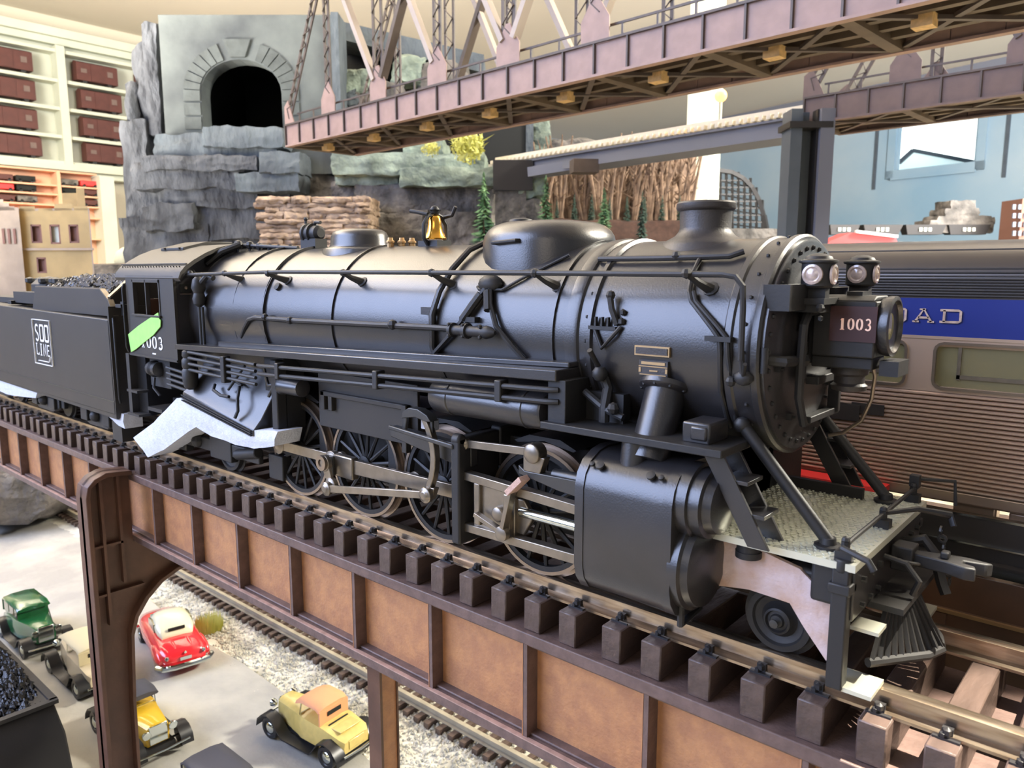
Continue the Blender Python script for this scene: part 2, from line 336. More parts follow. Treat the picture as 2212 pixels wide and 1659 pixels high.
# lower peach coloured case
lc=thing('display_case','peach coloured display case of small trains below the white shelf unit','display case',(-36.4,8,-2))
part('back_board',MB().bb(-37.0,-36.9,4,12.3,-2,5.0),'oshelf',lc)
for z in (5.0,4.40,4.02,3.58,3.1,2.2): part('shelf_board',MB().bb(-36.9,-36.3,4,12.3,z-.07,z),'oshelf',lc)
for y in (10.75,4.2): part('upright',MB().bb(-36.9,-36.25,y-.07,y+.07,-2,5.0),'oshelf',lc)
cc=('box','dark','fred','rockb','box','dark'); k=0
for zi,z in enumerate((4.40,4.02,3.58)):
    y=8.75
    while y<12.1:
        if abs(y-10.75)>.45:
            t=thing('model_wagon','small blurred %s model wagon on the %s row of the peach coloured display case'%(('red brown','black','bright red','grey','dark brown','near black')[(k*5+zi)%6],('upper','middle','lower')[zi]),'model train',(-36.6,y,z),0,'wagons in the peach coloured display case',local=True)
            m=MB(); m.bb(-.2,.2,-.36,.36,.06,.29); part('wagon_body',m,cc[(k*5+zi)%6],t,bevel=.03)
            for yy in (-.22,.22): m=MB(); m.cyl((-.2,yy,.07),(.2,yy,.07),.07,n=8); part('wheelset',m,'blk2',t)
        y+=.82; k+=1
struct('trim_4',MB().bb(-36.9,-36.0,12.3,12.9,-9,4.9),'trim')
part_=None
cl=single('cream_figurine',MB().lathe((-19.5,6.35,-.6),(0,0,1),[(0,.32),(.3,.36),(.8,.25),(1.2,.30),(1.4,.18),(1.62,.24),(1.85,.17),(1.95,.02)],16),'post','cream turned ornament between the ochre building and the rock mountain','ornament',loc=(-19.5,6.35,-.6))
# back wall (sky blue) running away to the left, with the small window
ang=math.radians(180-15.3); dv=Vector((math.cos(ang),math.sin(ang),0)); nv=Vector((dv.y,-dv.x,0)); 
if nv.dot(Vector((0,-1,0)))<0: nv=-nv
W0=at(2030,310,46); W0.z=0
def wp(s,o,z): return W0+dv*s+nv*o+Vector((0,0,z))
def wbox(m,s0,s1,o0,o1,z0,z1):
    vs=[wp(s,o,z) for s in (s0,s1) for o in (o0,o1) for z in (z0,z1)]
    return m.add(vs,[(0,1,3,2),(4,6,7,5),(0,4,5,1),(2,3,7,6),(0,2,6,4),(1,5,7,3)])
def hit(u,v,o=0):
    d=FV+RV*((u-1106)/FPX)-UV*((v-829.5)/FPX); P=W0+nv*o; s=(P-CAMP).dot(nv)/d.dot(nv); p=CAMP+d*s; return (p-W0).dot(dv),p.z
a0,zt=hit(1940,268); a1,zt1=hit(2118,243); _,zb=hit(1937,368); zt=(zt+zt1)/2; ws0,ws1=min(a0,a1),max(a0,a1)
m=MB(); wbox(m,-40,ws0,0,-.4,-9,11.9); wbox(m,ws1,34,0,-.4,-9,11.9); wbox(m,ws0,ws1,0,-.4,-9,zb); wbox(m,ws0,ws1,0,-.4,zt+.35,11.9); struct('wall_back',m,'bluew')
m=MB(); f=.5
for (s0,s1,z0,z1) in ((ws0-f,ws0,zb-f,zt+.9),(ws1,ws1+f,zb-f,zt+.9),(ws0-f,ws1+f,zb-f,zb),(ws0-f,ws1+f,zt+.35,zt+.9)): wbox(m,s0,s1,.14,0,z0,z1)
wn=struct('window_1',m,'bluew')
m=MB(); wbox(m,ws0-.1,ws1+.1,.3,.14,zb-.62,zb-.48); wbox(m,ws0,ws0+.12,.0,-.3,zb,zt+.4); wbox(m,ws1-.12,ws1,.0,-.3,zb,zt+.4); q=part('window_sill',m,'bluew',wn)
b0,_z=hit(1885,410); b1,_y=hit(2172,390)
m=MB(); bs0,bs1=min(b0,b1),max(b0,b1); wbox(m,bs0,bs0+.18,.10,0,_z,11.9); wbox(m,bs1-.18,bs1,.10,0,_z,11.9); struct('trim_5',m,'steel')
# outdoors seen through the window: bright daylight and a gable
m=MB(); wbox(m,ws0-6,ws1+6,-8,-8.2,-6,22); single('daylit_sky_panel',m,'glow','bright overexposed daylight outside the small window','sky',loc=tuple(wp(0,-8,0)))
gb_=thing('neighbour_house','pale gabled house roof seen through the small window','house',tuple(wp(0,-6,0)))
m=MB(); h0,hz0=hit(1944,352,-6); h1,hz1=hit(1974,325,-6); h2,hz2=hit(2114,352,-6)
vs=[wp(s,o,z) for o in (-6,-6.4) for s,z in ((h0,hz0),(h1,hz1),(h2,hz2),(h2,hz2-3.5),(h0,hz0-3.5))]
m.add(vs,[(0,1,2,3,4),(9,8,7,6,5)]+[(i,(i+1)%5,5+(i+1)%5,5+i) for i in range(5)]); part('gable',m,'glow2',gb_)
m=MB(); m.beam(wp(h0,-5.9,hz0),wp(h1,-5.9,hz1),.22,.25); m.beam(wp(h1,-5.9,hz1),wp(h2,-5.9,hz2),.22,.25); part('roof_edge',m,'steel',gb_)
# soffits between pillar and windows
m=MB(); wbox(m,-20,30,3.2,0,10.9,11.9); struct('trim_6',m,'lila')
p=at(1520,300,22); struct('trim_7',MB().bb(-.42,.42,-.42,.42,-9,11.9) if 0 else MB().bb(p.x-.36,p.x+.36,p.y-.36,p.y+.36,-9,11.9),'post')
# ---- frame facing the camera for the mountain
def loc_(r,h,z,O): return O+RV*r+HV*h+Vector((0,0,z))
O=at(530,560,15.2); O.z=0
class LF(MB):
    def fin(s): s.v=[tuple(loc_(x,y,z,O)) for x,y,z in s.v]; return s
def lx(u,v,h=0):  # image direction -> (r,z) in the mountain frame at depth offset h
    d=FV+RV*((u-1106)/FPX)-UV*((v-829.5)/FPX); P=O+HV*h; t=(P-CAMP).dot(HV)/d.dot(HV); p=CAMP+d*t; return (p-O).dot(RV),p.z
mt=thing('rock_mountain','blue grey layered rock mountain with an arched tunnel mouth near its top','mountain',tuple(loc_(0,1.5,GZ0,O)))
def rocks(u0,u1,v0,v1,h,dep,matn,seed,amp=.10,k=9,sq=.82,name='rock_block',par=None,fr=1.4):
    a,zt_=lx(u0,v0,h); b,zb_=lx(u1,v1,h); m=LF(); m.rock(((a+b)/2,h+dep/2,(zt_+zb_)/2),(abs(b-a),dep,abs(zt_-zb_)),k+5,amp*1.15,seed,min(.93,sq+.06),fr=fr); m.fin()
    return part(name,m,matn,par or mt,smooth=28)
# portal slab with arched opening (real hole)
A=[];r0,z0=lx(440,292);r1,_=lx(612,292);cx=(r0+r1)/2;hw=(r1-r0)/2; _,za=lx(530,200); _,zp=lx(530,128); _,z0=lx(530,330)
ro=hw; ap=[(cx-hw,z0-.4)]+[(cx-hw*math.cos(PI*i/14),za+(zp-za)*math.sin(PI*i/14)) for i in range(15)]+[(cx+hw,z0-.4)]
la,lt_=lx(341,32); ra,_=lx(724,32)
m=LF(); out=[(la,z0-.4),(la,lt_),(ra,lt_),(ra,z0-.4)]
poly=[(la,z0-.4),(la,lt_),(cx,lt_),]+ap[:8+1][::-1][0:0]
def fan(L,h0,h1,m):
    "slab between arch curve and rectangle"
    n=len(ap); vs=[]
    for h in (h0,h1):
        for i,(x,z) in enumerate(ap): vs.append((x,h,z))
        for i,(x,z) in enumerate(ap):
            t=i/(n-1)
            if i<4: q=(la,z0-.4+(lt_-z0+.4)*i/4)
            elif i<=n-5: q=(la+(ra-la)*(i-4)/(n-9),lt_)
            else: q=(ra,z0-.4+(lt_-z0+.4)*(n-1-i)/4)
            vs.append((q[0],h,q[1]))
    fs=[]
    for i in range(n-1):
        fs+=[(i,i+1,n+i+1,n+i),(2*n+i+1,2*n+i,3*n+i,3*n+i+1),(i+1,i,2*n+i,2*n+i+1),(n+i,n+i+1,3*n+i+1,3*n+i)]
    m.add(vs,fs)
fan(0,0,.45,m); m.fin(); part('portal_wall',m,'port',mt,smooth=0)
m=LF(); m.bb(cx-hw-.3,cx+hw+.3,.44,3.4,z0-.4,zp+.4); m.v=[(x,y,z) for x,y,z in m.v]; m.f=[f for f in m.f if f!=(0,4,5,1)]; m.fin(); part('tunnel_bore',m,'dark',mt,smooth=0)
kz=lx(530,92)[1]
nv_=22
for i in range(nv_):
    t0,t1=(i+.06)/nv_,(i+.94)/nv_
    if .40<i/nv_<.56: continue
    def pt(t,e): 
        a=-.16*PI+1.32*PI*t
        if a<0: return (cx-hw-e,za+a*1.4)
        if a>PI: return (cx+hw+e,za+(PI-a)*1.4)
        return (cx-(hw+e)*math.cos(a),za+(zp-za+e)*math.sin(a))
    P=[pt(t0,.02),pt(t0,.34),pt(t1,.34),pt(t1,.02)]; m=LF(); m.ext(P,'xz',-.035,.02); m.fin(); part('voussoir',m,'vous',mt,smooth=0)
m=LF(); P=[(cx-.17,zp+.03),(cx-.30,kz+.05),(cx+.24,kz+.05),(cx+.12,zp+.03)]; m.ext(P,'xz',-.06,.02); m.fin(); part('keystone',m,'vous',mt,smooth=0)
# flanking cut wall right of portal
a,_=lx(716,32); b,_=lx(730,32); m=LF(); m.bb(a,b+.02,-.1,.6,z0-.4,lt_+.02); m.fin(); part('wall_edge',m,'rock2',mt)
# body of the mountain: silhouette blocks on the left, ledges on the front
for args in ((268,352,70,320,.25,2.2,'rock',1,.10,9,.38),(258,300,165,300,.1,2.0,'rock',41,.10,9,.5),(300,350,36,300,.15,1.2,'rock',2,.07,8,.7),(252,330,250,560,.0,2.4,'rock',3,.10,9,.8),(255,460,470,620,-.35,2.6,'rock',4,.08,10,.85),
 (262,640,398,560,-.15,2.2,'rock',5,.09,12,.86),(275,520,352,408,-.50,1.6,'rock',6,.12,9,.8),(320,600,286,345,-.45,1.5,'rock2',7,.10,9,.78),(430,615,272,318,-.62,1.0,'rock2',17,.10,8,.74),
 (300,560,335,368,-.62,1.2,'rock',8,.14,10,.8),(556,650,326,374,-.75,1.2,'rock2',9,.08,7,.86),(505,648,372,414,-.68,1.2,'rock2',10,.07,8,.86),(600,730,330,470,.25,1.6,'rock',11,.08,9,.82),
 (345,560,395,450,-.40,1.4,'rock',12,.10,9,.84),(380,640,440,520,-.30,1.2,'rock',13,.08,9,.85),(300,420,440,500,-.52,1.2,'rock',14,.10,8,.8),(640,760,380,450,.1,1.4,'rockb',15,.10,8,.82)):
    u0,u1,v0,v1,h,dep,mm,sd,am,kk,sq=args; rocks(u0,u1,v0,v1,h,dep,mm,sd,am,kk,sq)
# dark cavity and rocks right of the portal, top coping
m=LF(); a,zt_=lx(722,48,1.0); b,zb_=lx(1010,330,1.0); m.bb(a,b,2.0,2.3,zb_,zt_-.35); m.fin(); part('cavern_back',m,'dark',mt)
m=LF(); a,z1_=lx(720,42,.9); b,z2_=lx(1045,118,.9); m.add([(a,.9,z1_),(b,.9,z2_),(b,.9,z2_-.35),(a,.9,z1_-.35),(a,2.2,z1_),(b,2.2,z2_),(b,2.2,z2_-.35),(a,2.2,z1_-.35)],[(0,1,2,3)[::-1],(4,5,6,7),(0,4,5,1)[::-1],(3,2,6,7)[::-1],(0,3,7,4)[::-1],(1,5,6,2)[::-1]]); m.fin(); part('coping_slab',m,'rock2',mt)
for i,(u0,u1,v0,v1,mm) in enumerate(((728,800,140,215,'rockg'),(845,915,120,180,'rockg'),(760,880,170,240,'rockb'),(900,1010,130,200,'rockb'),(725,770,180,230,'rock2'))): rocks(u0,u1,v0,v1,.5,.9,mm,20+i,.14,7,.6)
# green-grey ledges right of centre
for i,(u0,u1,v0,v1,h,mm) in enumerate(((712,1052,330,378,-1.5,'rockg'),(722,860,372,400,-1.25,'rockg'),(860,1074,360,402,-1.6,'rockg'),(760,1068,395,470,-1.3,'rockb'),(720,930,455,540,-1.5,'rockb'),(900,1072,460,560,-1.45,'rockb'),(715,800,395,470,-1.0,'rockb'),(870,960,295,340,-1.0,'rockg'))):
    rocks(u0,u1,v0,v1,h,1.4,mm,30+i,.09,10,.84)
ts=thing('stone_outcrop','tan pinkish layered stone outcrop at the foot of the blue grey mountain','rock',tuple(loc_(.9,-2.4,GZ0,O)))
rnd=random.Random(21); v=424; i=0
while v<600:
    u=552+rnd.uniform(-8,22)
    hgt=rnd.uniform(9,17)
    while u<770:
        wd=rnd.uniform(28,110); rocks(u,min(u+wd,800),v,v+hgt,-2.4-.1*rnd.random(),1.0,'rockt',50+i,.20,4,.74,name='stone',par=ts); u+=wd*.94; i+=1
    v+=hgt*.86
# moss tufts
def tuft(name,u,v,d,r,n,mtn,lab,up=.5):
    c=at(u,v,d); m=MB()
    for i in range(n):
        q=Vector((rnd.gauss(0,1),rnd.gauss(0,1),rnd.gauss(0,.8))); q=q.normalized()*r*rnd.random()**.5; p=c+q; e=p+Vector((rnd.gauss(0,.25),rnd.gauss(0,.25),rnd.random()*up))*r; s=Vector((rnd.gauss(0,1),rnd.gauss(0,1),0)).normalized()*r*.09
        m.add([p-s,p+s,e],[(0,1,2)])
    lo=c-Vector((0,0,r)); return single(name,m,mtn,lab,'plant',loc=tuple(lo),kind='stuff',smooth=0)
tuft('lichen_bush',1010,318,12.6,.30,500,'ylw','dry yellow lichen bush hanging below the truss bridge')
tuft('lichen_bush',930,322,12.6,.16,260,'ylw','small green yellow lichen tuft left of the dry yellow bush')
# ---- ochre building, left
bd_=thing('building','ochre model building with brown framed windows and a broken parapet','building',tuple(at(120,560,10.5)-Vector((0,0,3.0))))
O2=at(200,580,10.2); O2.z=0
DV=(O2-Vector((CAMP.x,CAMP.y,0))).normalized(); DV=(DV-RV*.05).normalized()
def bl(s,o,z): return O2-RV*s*1.0+DV*o+HV*.10*s+Vector((0,0,z))
def bxy(u,v):
    d=FV+RV*((u-1106)/FPX)-UV*((v-829.5)/FPX); n=(HV+RV*.10).normalized(); t=(O2-CAMP).dot(n)/d.dot(n); p=CAMP+d*t; return -(p-O2).dot(RV),p.z
def bbx(m,s0,s1,o0,o1,z0,z1):
    vs=[bl(s,o,z) for s in (s0,s1) for o in (o0,o1) for z in (z0,z1)]
    m.add(vs,[(0,1,3,2),(4,6,7,5),(0,4,5,1),(2,3,7,6),(0,2,6,4),(1,5,7,3)]); return m
S1,_=bxy(45,500); _,ZT=bxy(120,455); ZB=GZ0
wn_=[(65,92,485,525),(106,132,485,527),(147,172,485,525),(78,102,556,590)]
cells=[]
cuts=[]
for (u0,u1,v0,v1) in wn_:
    sa,zA=bxy(u0,v0); sb,zB=bxy(u1,v1); cuts.append((min(sa,sb),max(sa,sb),zB,zA))
def wall_cells(m,s0,s1,z0,z1,cuts,o0,o1):
    ss=sorted({s0,s1}|{c for k in cuts for c in k[:2]}); zs=sorted({z0,z1}|{c for k in cuts for c in k[2:]})
    for i in range(len(ss)-1):
        for j in range(len(zs)-1):
            cs,cz=(ss[i]+ss[i+1])/2,(zs[j]+zs[j+1])/2
            if any(k[0]<cs<k[1] and k[2]<cz<k[3] for k in cuts): continue
            bbx(m,ss[i],ss[i+1],o0,o1,zs[j],zs[j+1])
m=MB(); wall_cells(m,0,S1,ZB,ZT,cuts,0,.08); part('front_wall',m,'bld',bd_,smooth=0)
m=MB(); bbx(m,-.04,S1,-.03,.09,bxy(100,541)[1],bxy(100,536)[1]); bbx(m,-.02,S1,.0,.5,ZT,ZT+.03); part('cornice',m,'bld2',bd_)
for s,wdt,h in ((.0,.2,.05),(.22,.25,.09),(.5,.2,.03),(.75,.22,.06)): m=MB(); bbx(m,s,s+wdt,0,.08,ZT,ZT+h); part('parapet_stone',m,'bld',bd_)
for k,(sa,sb,za_,zb_) in enumerate(cuts):
    m=MB(); e=.022
    for q in ((sa,sa+e,za_,zb_),(sb-e,sb,za_,zb_),(sa,sb,za_,za_+e),(sa,sb,zb_-e,zb_)): bbx(m,q[0],q[1],.0,.06,q[2],q[3])
    wf=part('window_frame',m,'brick',bd_); m=MB(); bbx(m,sa,sb,.06,.07,za_,zb_); part('pane',m,'trim' if k==1 else 'brick',wf)
m=MB(); bbx(m,-.02,.0,0,1.4,ZB,ZT); bbx(m,S1,S1+2.2,-.10,-.02,ZB,ZT+.04); part('side_wall',m,'bld2',bd_)
for u in (8,20,32):
    sa,zA=bxy(u-4,495); sb,zB=bxy(u+4,527); m=MB(); bbx(m,min(sa,sb),max(sa,sb),-.115,-.10,zB,zA); part('tall_window',m,'brick',bd_)
sa,zA=bxy(0,425); m=MB(); 
for i,(u,vv) in enumerate(((0,432),(12,440),(24,447))): s_,z_=bxy(u,vv); bbx(m,s_-.05,s_+.5,-.10,-.02,ZT,z_)
part('stepped_gable',m,'bld2',bd_)
sa,zA=bxy(190,398); sb,_=bxy(140,440); m=MB(); bbx(m,sa,sb,1.3,1.4,ZB,zA); bbx(m,sa+.0,sa+.12,1.2,1.3,ZB,zA+.06); part('rear_wall',m,'bld',bd_)
# ================================================================== truss bridges
th=math.radians(180-3.84)
def truss(name,label,P0,npan,mt_pl,mt_dk,mt_lt,width,npdraw,seed=0,under=True,H=2.2,dirth=th):
    e=Vector((math.cos(dirth),math.sin(dirth),0)); e=-e   # from far left end towards the near right
    f=Vector((-e.y,e.x,0)); f=f if f.y>0 else -f
    t=thing(name,label,'bridge',tuple(P0)); L=npan*1.1; z0=P0.z; B=Vector((P0.x,P0.y,0))
    class TB(MB):
        def q(s,x,y,z): return B+e*x+f*y+Vector((0,0,z))
        def fin(s): s.v=[tuple(B+e*x+f*y+Vector((0,0,z0+z))) for x,y,z in s.v]; return s
    hw=.285
    for y,near in ((0,1),(width,0)):
        sg=-1 if near else 1
        k=0; x=0
        while x<L-.01:
            m=TB(); m.bb(x+.003,x+.3636,y-.01,y+.01,.012,hw-.012); m.fin(); part('web_panel',m,mt_pl,t)
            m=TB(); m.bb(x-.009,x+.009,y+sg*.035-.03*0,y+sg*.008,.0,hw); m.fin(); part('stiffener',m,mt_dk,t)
            x+=.3667
        m=TB(); m.bb(0,L,y-.04,y+.04,hw-.012,hw+.010); m.fin(); part('top_chord_plate',m,mt_dk,t)
        m=TB(); m.bb(0,L,y-.04,y+.04,-.010,.012); m.fin(); part('bottom_chord_plate',m,mt_pl,t)
        for i in range(npdraw+1):
            x=1.1*i; g=.16 if i else .10
            m=TB(); P=[(x-g,hw-.02),(x-g,hw+.20),(x-.09,hw+.30),(x-.03,hw+.40),(x+.03,hw+.40),(x+.09,hw+.30),(x+g,hw+.20),(x+g,hw-.02)] if i else [(-.02,hw-.02),(-.02,hw+.25),(.08,hw+.32),(.16,hw+.16),(.24,hw-.02)]
            m.ext(P,'xz',y+sg*.012-.006,y+sg*.012+.006+sg*.0); m.fin(); part('gusset_plate',m,mt_pl,t)
            def member(a,b,w,mtn,lace=True,nm='diagonal'):
                a=Vector((a[0],y,a[1]));b=Vector((b[0],y,b[1]));d=(b-a).normalized(); n_=Vector((-d.z,0,d.x))*w/2; m=TB()
                if lace:
                    for s in (-1,1): m.beam(a+n_*s,b+n_*s,.04,.018,(0,1,0))
                    ln=(b-a).length; k=max(2,int(ln/(w*.9)))
                    for j in range(k):
                        p=a+d*ln*j/k;q=a+d*ln*(j+1)/k; s=1 if j%2 else -1; m.beam(p+n_*s+Vector((0,-.02,0)),q-n_*s+Vector((0,-.02,0)),.008,.014,(0,1,0))
                else: m.beam(a,b,w,.06,(0,1,0)) if 0 else m.beam(a,b,.06,w,(0,1,0))
                m.fin(); part(nm,m,mtn,t)
            if i==0: member((.06,hw+.1),(1.1,H),.11,mt_dk,True,'end_post'); continue
            member((x,hw+.25),(x,H),.10 if i%2 else .16,mt_dk,True,'vertical_post')
            if i%2==0:
                member((x-.07,hw+.25),(x-1.0,H),.085,mt_lt,False); member((x+.08,hw+.25),(x+1.0,H),.10,mt_dk if i<4 else mt_lt,False)
            elif i==3: member((x-.07,hw+.25),(x-.95,H),.07,mt_lt,False)
        if near:
            x=.25
            m=TB(); m.bb(.2,L,y+.05,y+.065,hw+.13,hw+.15)
            while x<L: m.bb(x-.01,x+.01,y+.05,y+.065,hw,hw+.14); x+=.3667
            m.fin(); part('walkway_rail',m,mt_dk,t)
    m=TB(); m.bb(0,L,.02,width-.02,.17,.20); m.fin(); part('deck_plate',m,'trd',t)
    x=0.0
    while x<=L+.01: m=TB(); m.bb(x-.05,x+.05,.02,width-.02,-.004,.17); m.fin(); part('floor_beam',m,'tru',t); x+=1.1
    for yy in (width*.28,width*.5,width*.72): m=TB(); m.bb(0,L,yy-.035,yy+.035,.03,.17); m.fin(); part('stringer',m,'tru',t)
    for i in range(npan):
        m=TB(); m.beam((1.1*i+.05,.04,.02),(1.1*i+1.05,width-.04,.02),.05,.03); m.beam((1.1*i+.05,width-.04,.03),(1.1*i+1.05,.04,.03),.05,.03); m.fin(); part('lateral_brace',m,'trd',t)
    if under:
        for i in range(npan):
            m=TB(); m.bb(1.1*i+.33,1.1*i+.47,width*.36-.06,width*.36+.06,-.05,.04); m.fin(); part('wood_block',m,'gold',t,'bare wood block under the bridge floor')
    m=TB(); m.bb(1.1,L,-.06,.06,H-.02,H+.12); m.bb(1.1,L,width-.06,width+.06,H-.02,H+.12); m.fin(); part('upper_chord',m,mt_dk,t)
    for i in range(1,npdraw+1): m=TB(); m.beam((1.1*i,0,H),(1.1*i,width,H),.08,.08); m.beam((1.1*i,0,H-.5),(1.1*i,width,H),.04,.05); m.fin(); part('sway_brace',m,mt_dk,t)
    return t
truss('truss_bridge','long pinkish brown truss bridge crossing overhead from the rock mountain',Vector((-9.62,4.63,2.5)),9,'trs','trd','trl',1.12,5)
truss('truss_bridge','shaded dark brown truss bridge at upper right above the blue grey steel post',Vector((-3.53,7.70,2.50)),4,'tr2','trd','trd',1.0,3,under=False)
# approach viaduct with pale tie ends, post and pier
VA=at(1062,352,13.2); VB=at(1738,240,9.2)
vd=thing('approach_viaduct','blue grey deck girder lined with pale tie ends leading to the far truss bridge','bridge',tuple((VA+VB)/2))
e=(VB-VA).normalized(); n=Vector((-e.y,e.x,0)).normalized(); n=n if n.dot(HV)>0 else -n; L=(VB-VA).length
m=MB(); m.beam(VA+n*.1-Vector((0,0,.15)),VB+n*.1-Vector((0,0,.15)),.05,.19); m.beam(VA+n*.35-Vector((0,0,.25)),VB+n*.35-Vector((0,0,.25)),.55,.02); part('side_girder',m,'lila',vd)
m=MB(); m.beam(VA+n*.2+Vector((0,0,-.05)),VB+n*.2+Vector((0,0,-.05)),.36,.03); part('deck',m,'lila',vd)
tmm=MB(); tmm.box((0,0,0),(.05,.26,.06)); tme=mesh('tie',tmm,'pale'); kx=0; az=math.atan2(e.y,e.x)
while kx<L-.03:
    o=inst('tie',tme,vd,VA+e*kx+n*.12-Vector(vd.location)+Vector((0,0,.005)),(0,0,az)); kx+=.105
m=MB(); m.beam(VA+n*.1+Vector((0,0,.07)),VB+n*.1+Vector((0,0,.07)),.03,.05); m.beam(VA+n*.22+Vector((0,0,.05)),VB+n*.22+Vector((0,0,.05)),.02,.04); part('rails',m,'pale',vd)
q1,q2=at(1150,374,12.6),at(1250,358,12.2); m=MB(); m.beam(q1,q2,.35,.15); b2=single('support_girder',m,'lila','lilac grey girder under the left part of the viaduct','girder',loc=tuple((q1+q2)/2))
m=MB(); q=at(1262,360,11.75); m.box(q,(.4,.3,.2),rz=YAW); single('brown_block',m,'trd','brown block beside the lilac grey beam','block',loc=tuple(q))
pr_=thing('stone_pier','dark stepped pier under the left end of the viaduct','pier',(at(1100,420,12.8).x,at(1100,420,12.8).y,GZ0))
for (u0,u1,v0,v1,mtn,d) in ((1066,1150,352,415,'spk',12.9),(1070,1136,410,520,'rockb',13.0)):
    a=at(u0,v0,d);b=at(u1,v1,d); w_=(b-a).dot(RV); c=(a+b)/2; m=MB(); m.box((c.x,c.y,(a.z+b.z)/2),(w_,w_,a.z-b.z),rz=PI/2-YAW); part('pier_block',m,mtn,pr_)
c=at(1103,500,13.0); m=MB(); m.box((c.x,c.y,(c.z+GZ0)/2),(.5,.5,c.z-GZ0),rz=PI/2-YAW); part('pier_foot',m,'rockb',pr_)
# dark opening + pale column beyond it
dk=thing('far_tunnel_mouth','black tunnel mouth with a pale side column above the viaduct','tunnel',tuple(at(1090,400,16)))
a=at(1028,268,16);b=at(1136,352,16); m=MB(); c=(a+b)/2; m.box((c.x,c.y,c.z),((b-a).dot(RV),.3,a.z-b.z),rz=PI/2-YAW); part('opening',m,'dark',dk)
a=at(1136,262,15.9);b=at(1152,352,15.9); m=MB(); c=(a+b)/2; m.box((c.x,c.y,c.z),((b-a).dot(RV),.2,a.z-b.z),rz=PI/2-YAW); part('side_column',m,'rock2',dk)
for i,(u0,u1,v0,v1) in enumerate(((1150,1190,250,345),(1158,1212,318,352),(1180,1300,300,350))):
    rocks(u0,u1,v0,v1,1.0,1.0,'rockg' if i<2 else 'rockb',80+i,.14,7,.6,name='ledge_rock',par=dk)
for i,(u0,u1,v0,v1) in enumerate(((1120,1178,375,430),(1130,1170,430,480),(1125,1180,470,540))):
    rocks(u0,u1,v0,v1,-2.4,.8,'rockb' if i else 'rockg',90+i,.12,6,.7,name='pier_rock',par=pr_)
sp_=thing('steel_post','tall blue grey steel post of built up flanges under the far truss bridge','post',(at(1750,500,8.9).x,at(1750,500,8.9).y,GZ0))
for (u0,u1,dd,mtn,pw) in ((1698,1722,8.92,'steel',.30),(1722,1760,9.05,'steel',.16),(1756,1764,8.90,'spk',.2),(1764,1794,8.85,'lila',.22),(1718,1724,8.86,'spk',.12)):
    a=at(u0,300,dd);b=at(u1,300,dd); c=(a+b)/2; w_=(b-a).dot(RV); m=MB(); m.box((c.x,c.y,(2.62+GZ0)/2),(w_,pw,2.62-GZ0),rz=PI/2-YAW); part('post_flange',m,mtn,sp_)
a=at(1740,262,8.9); m=MB(); m.box((a.x,a.y,2.44),(.5,.4,.07),rz=PI/2-YAW); part('post_cap',m,'spk',sp_)
lp=thing('street_lamp','glowing globe street lamp on a white post standing on the viaduct','lamp',tuple(at(1554,277,10.15)))
a=at(1554,277,10.15); b=at(1558,214,10.15); m=MB(); m.tube([a,Vector((a.x,a.y,b.z))],.024); part('lamp_post',m,'post',lp)
m=MB(); m.ball((a.x,a.y,b.z+.03),.085,14); part('bulb',m,'bulb',lp)
pl=bpy.data.lights.new('bulb_light','POINT'); pl.energy=25; pl.color=(1,.6,.25); pl.shadow_soft_size=.1; po=bpy.data.objects.new('bulb_light',pl); COL.objects.link(po); po.location=(a.x,a.y,b.z+.2)
# fir trees
def fir(u,v0,v1,d,lab,matn='fir',wf=.19):
    top=at(u,v0,d); bot=at(u,v1,d); h=top.z-bot.z; t=thing('fir_tree',lab,'tree',(top.x,top.y,bot.z),0,'fir trees behind the boiler',local=True)
    part('trunk',MB().cyl((0,0,-.3),(0,0,h*.96),.025,.006,n=6),'bark',t); m=MB(); nl=30
    for k in range(nl):
        z=h*(k+.5)/nl; R=h*wf*(1-k/nl)**.8+.01
        for j in range(11):
            a=rnd.uniform(0,6.28); r=R*rnd.uniform(.7,1.1); dx,dy=math.cos(a),math.sin(a); w_=r*.24; zz_=z-rnd.uniform(0,.05)*h
            m.add([(0,0,z+h*.02),(dx*r*.6-dy*w_,dy*r*.6+dx*w_,zz_),(dx*r,dy*r,zz_-h*.015+rnd.uniform(0,.03)*h),(dx*r*.6+dy*w_,dy*r*.6-dx*w_,zz_)],[(0,1,2,3)])
    part('needles',m,matn,t,smooth=0)
fir(1045,370,560,11.8,'green fir tree right of the brass bell, tallest of the firs'); fir(1180,378,520,12.2,'green fir tree above the sand dome between pier and brown wood'); fir(1306,404,520,11.6,'light green fir tree between sand dome and smokestack'); fir(1388,412,525,12.4,'dark green fir tree nearest the smokestack','fird',.13)
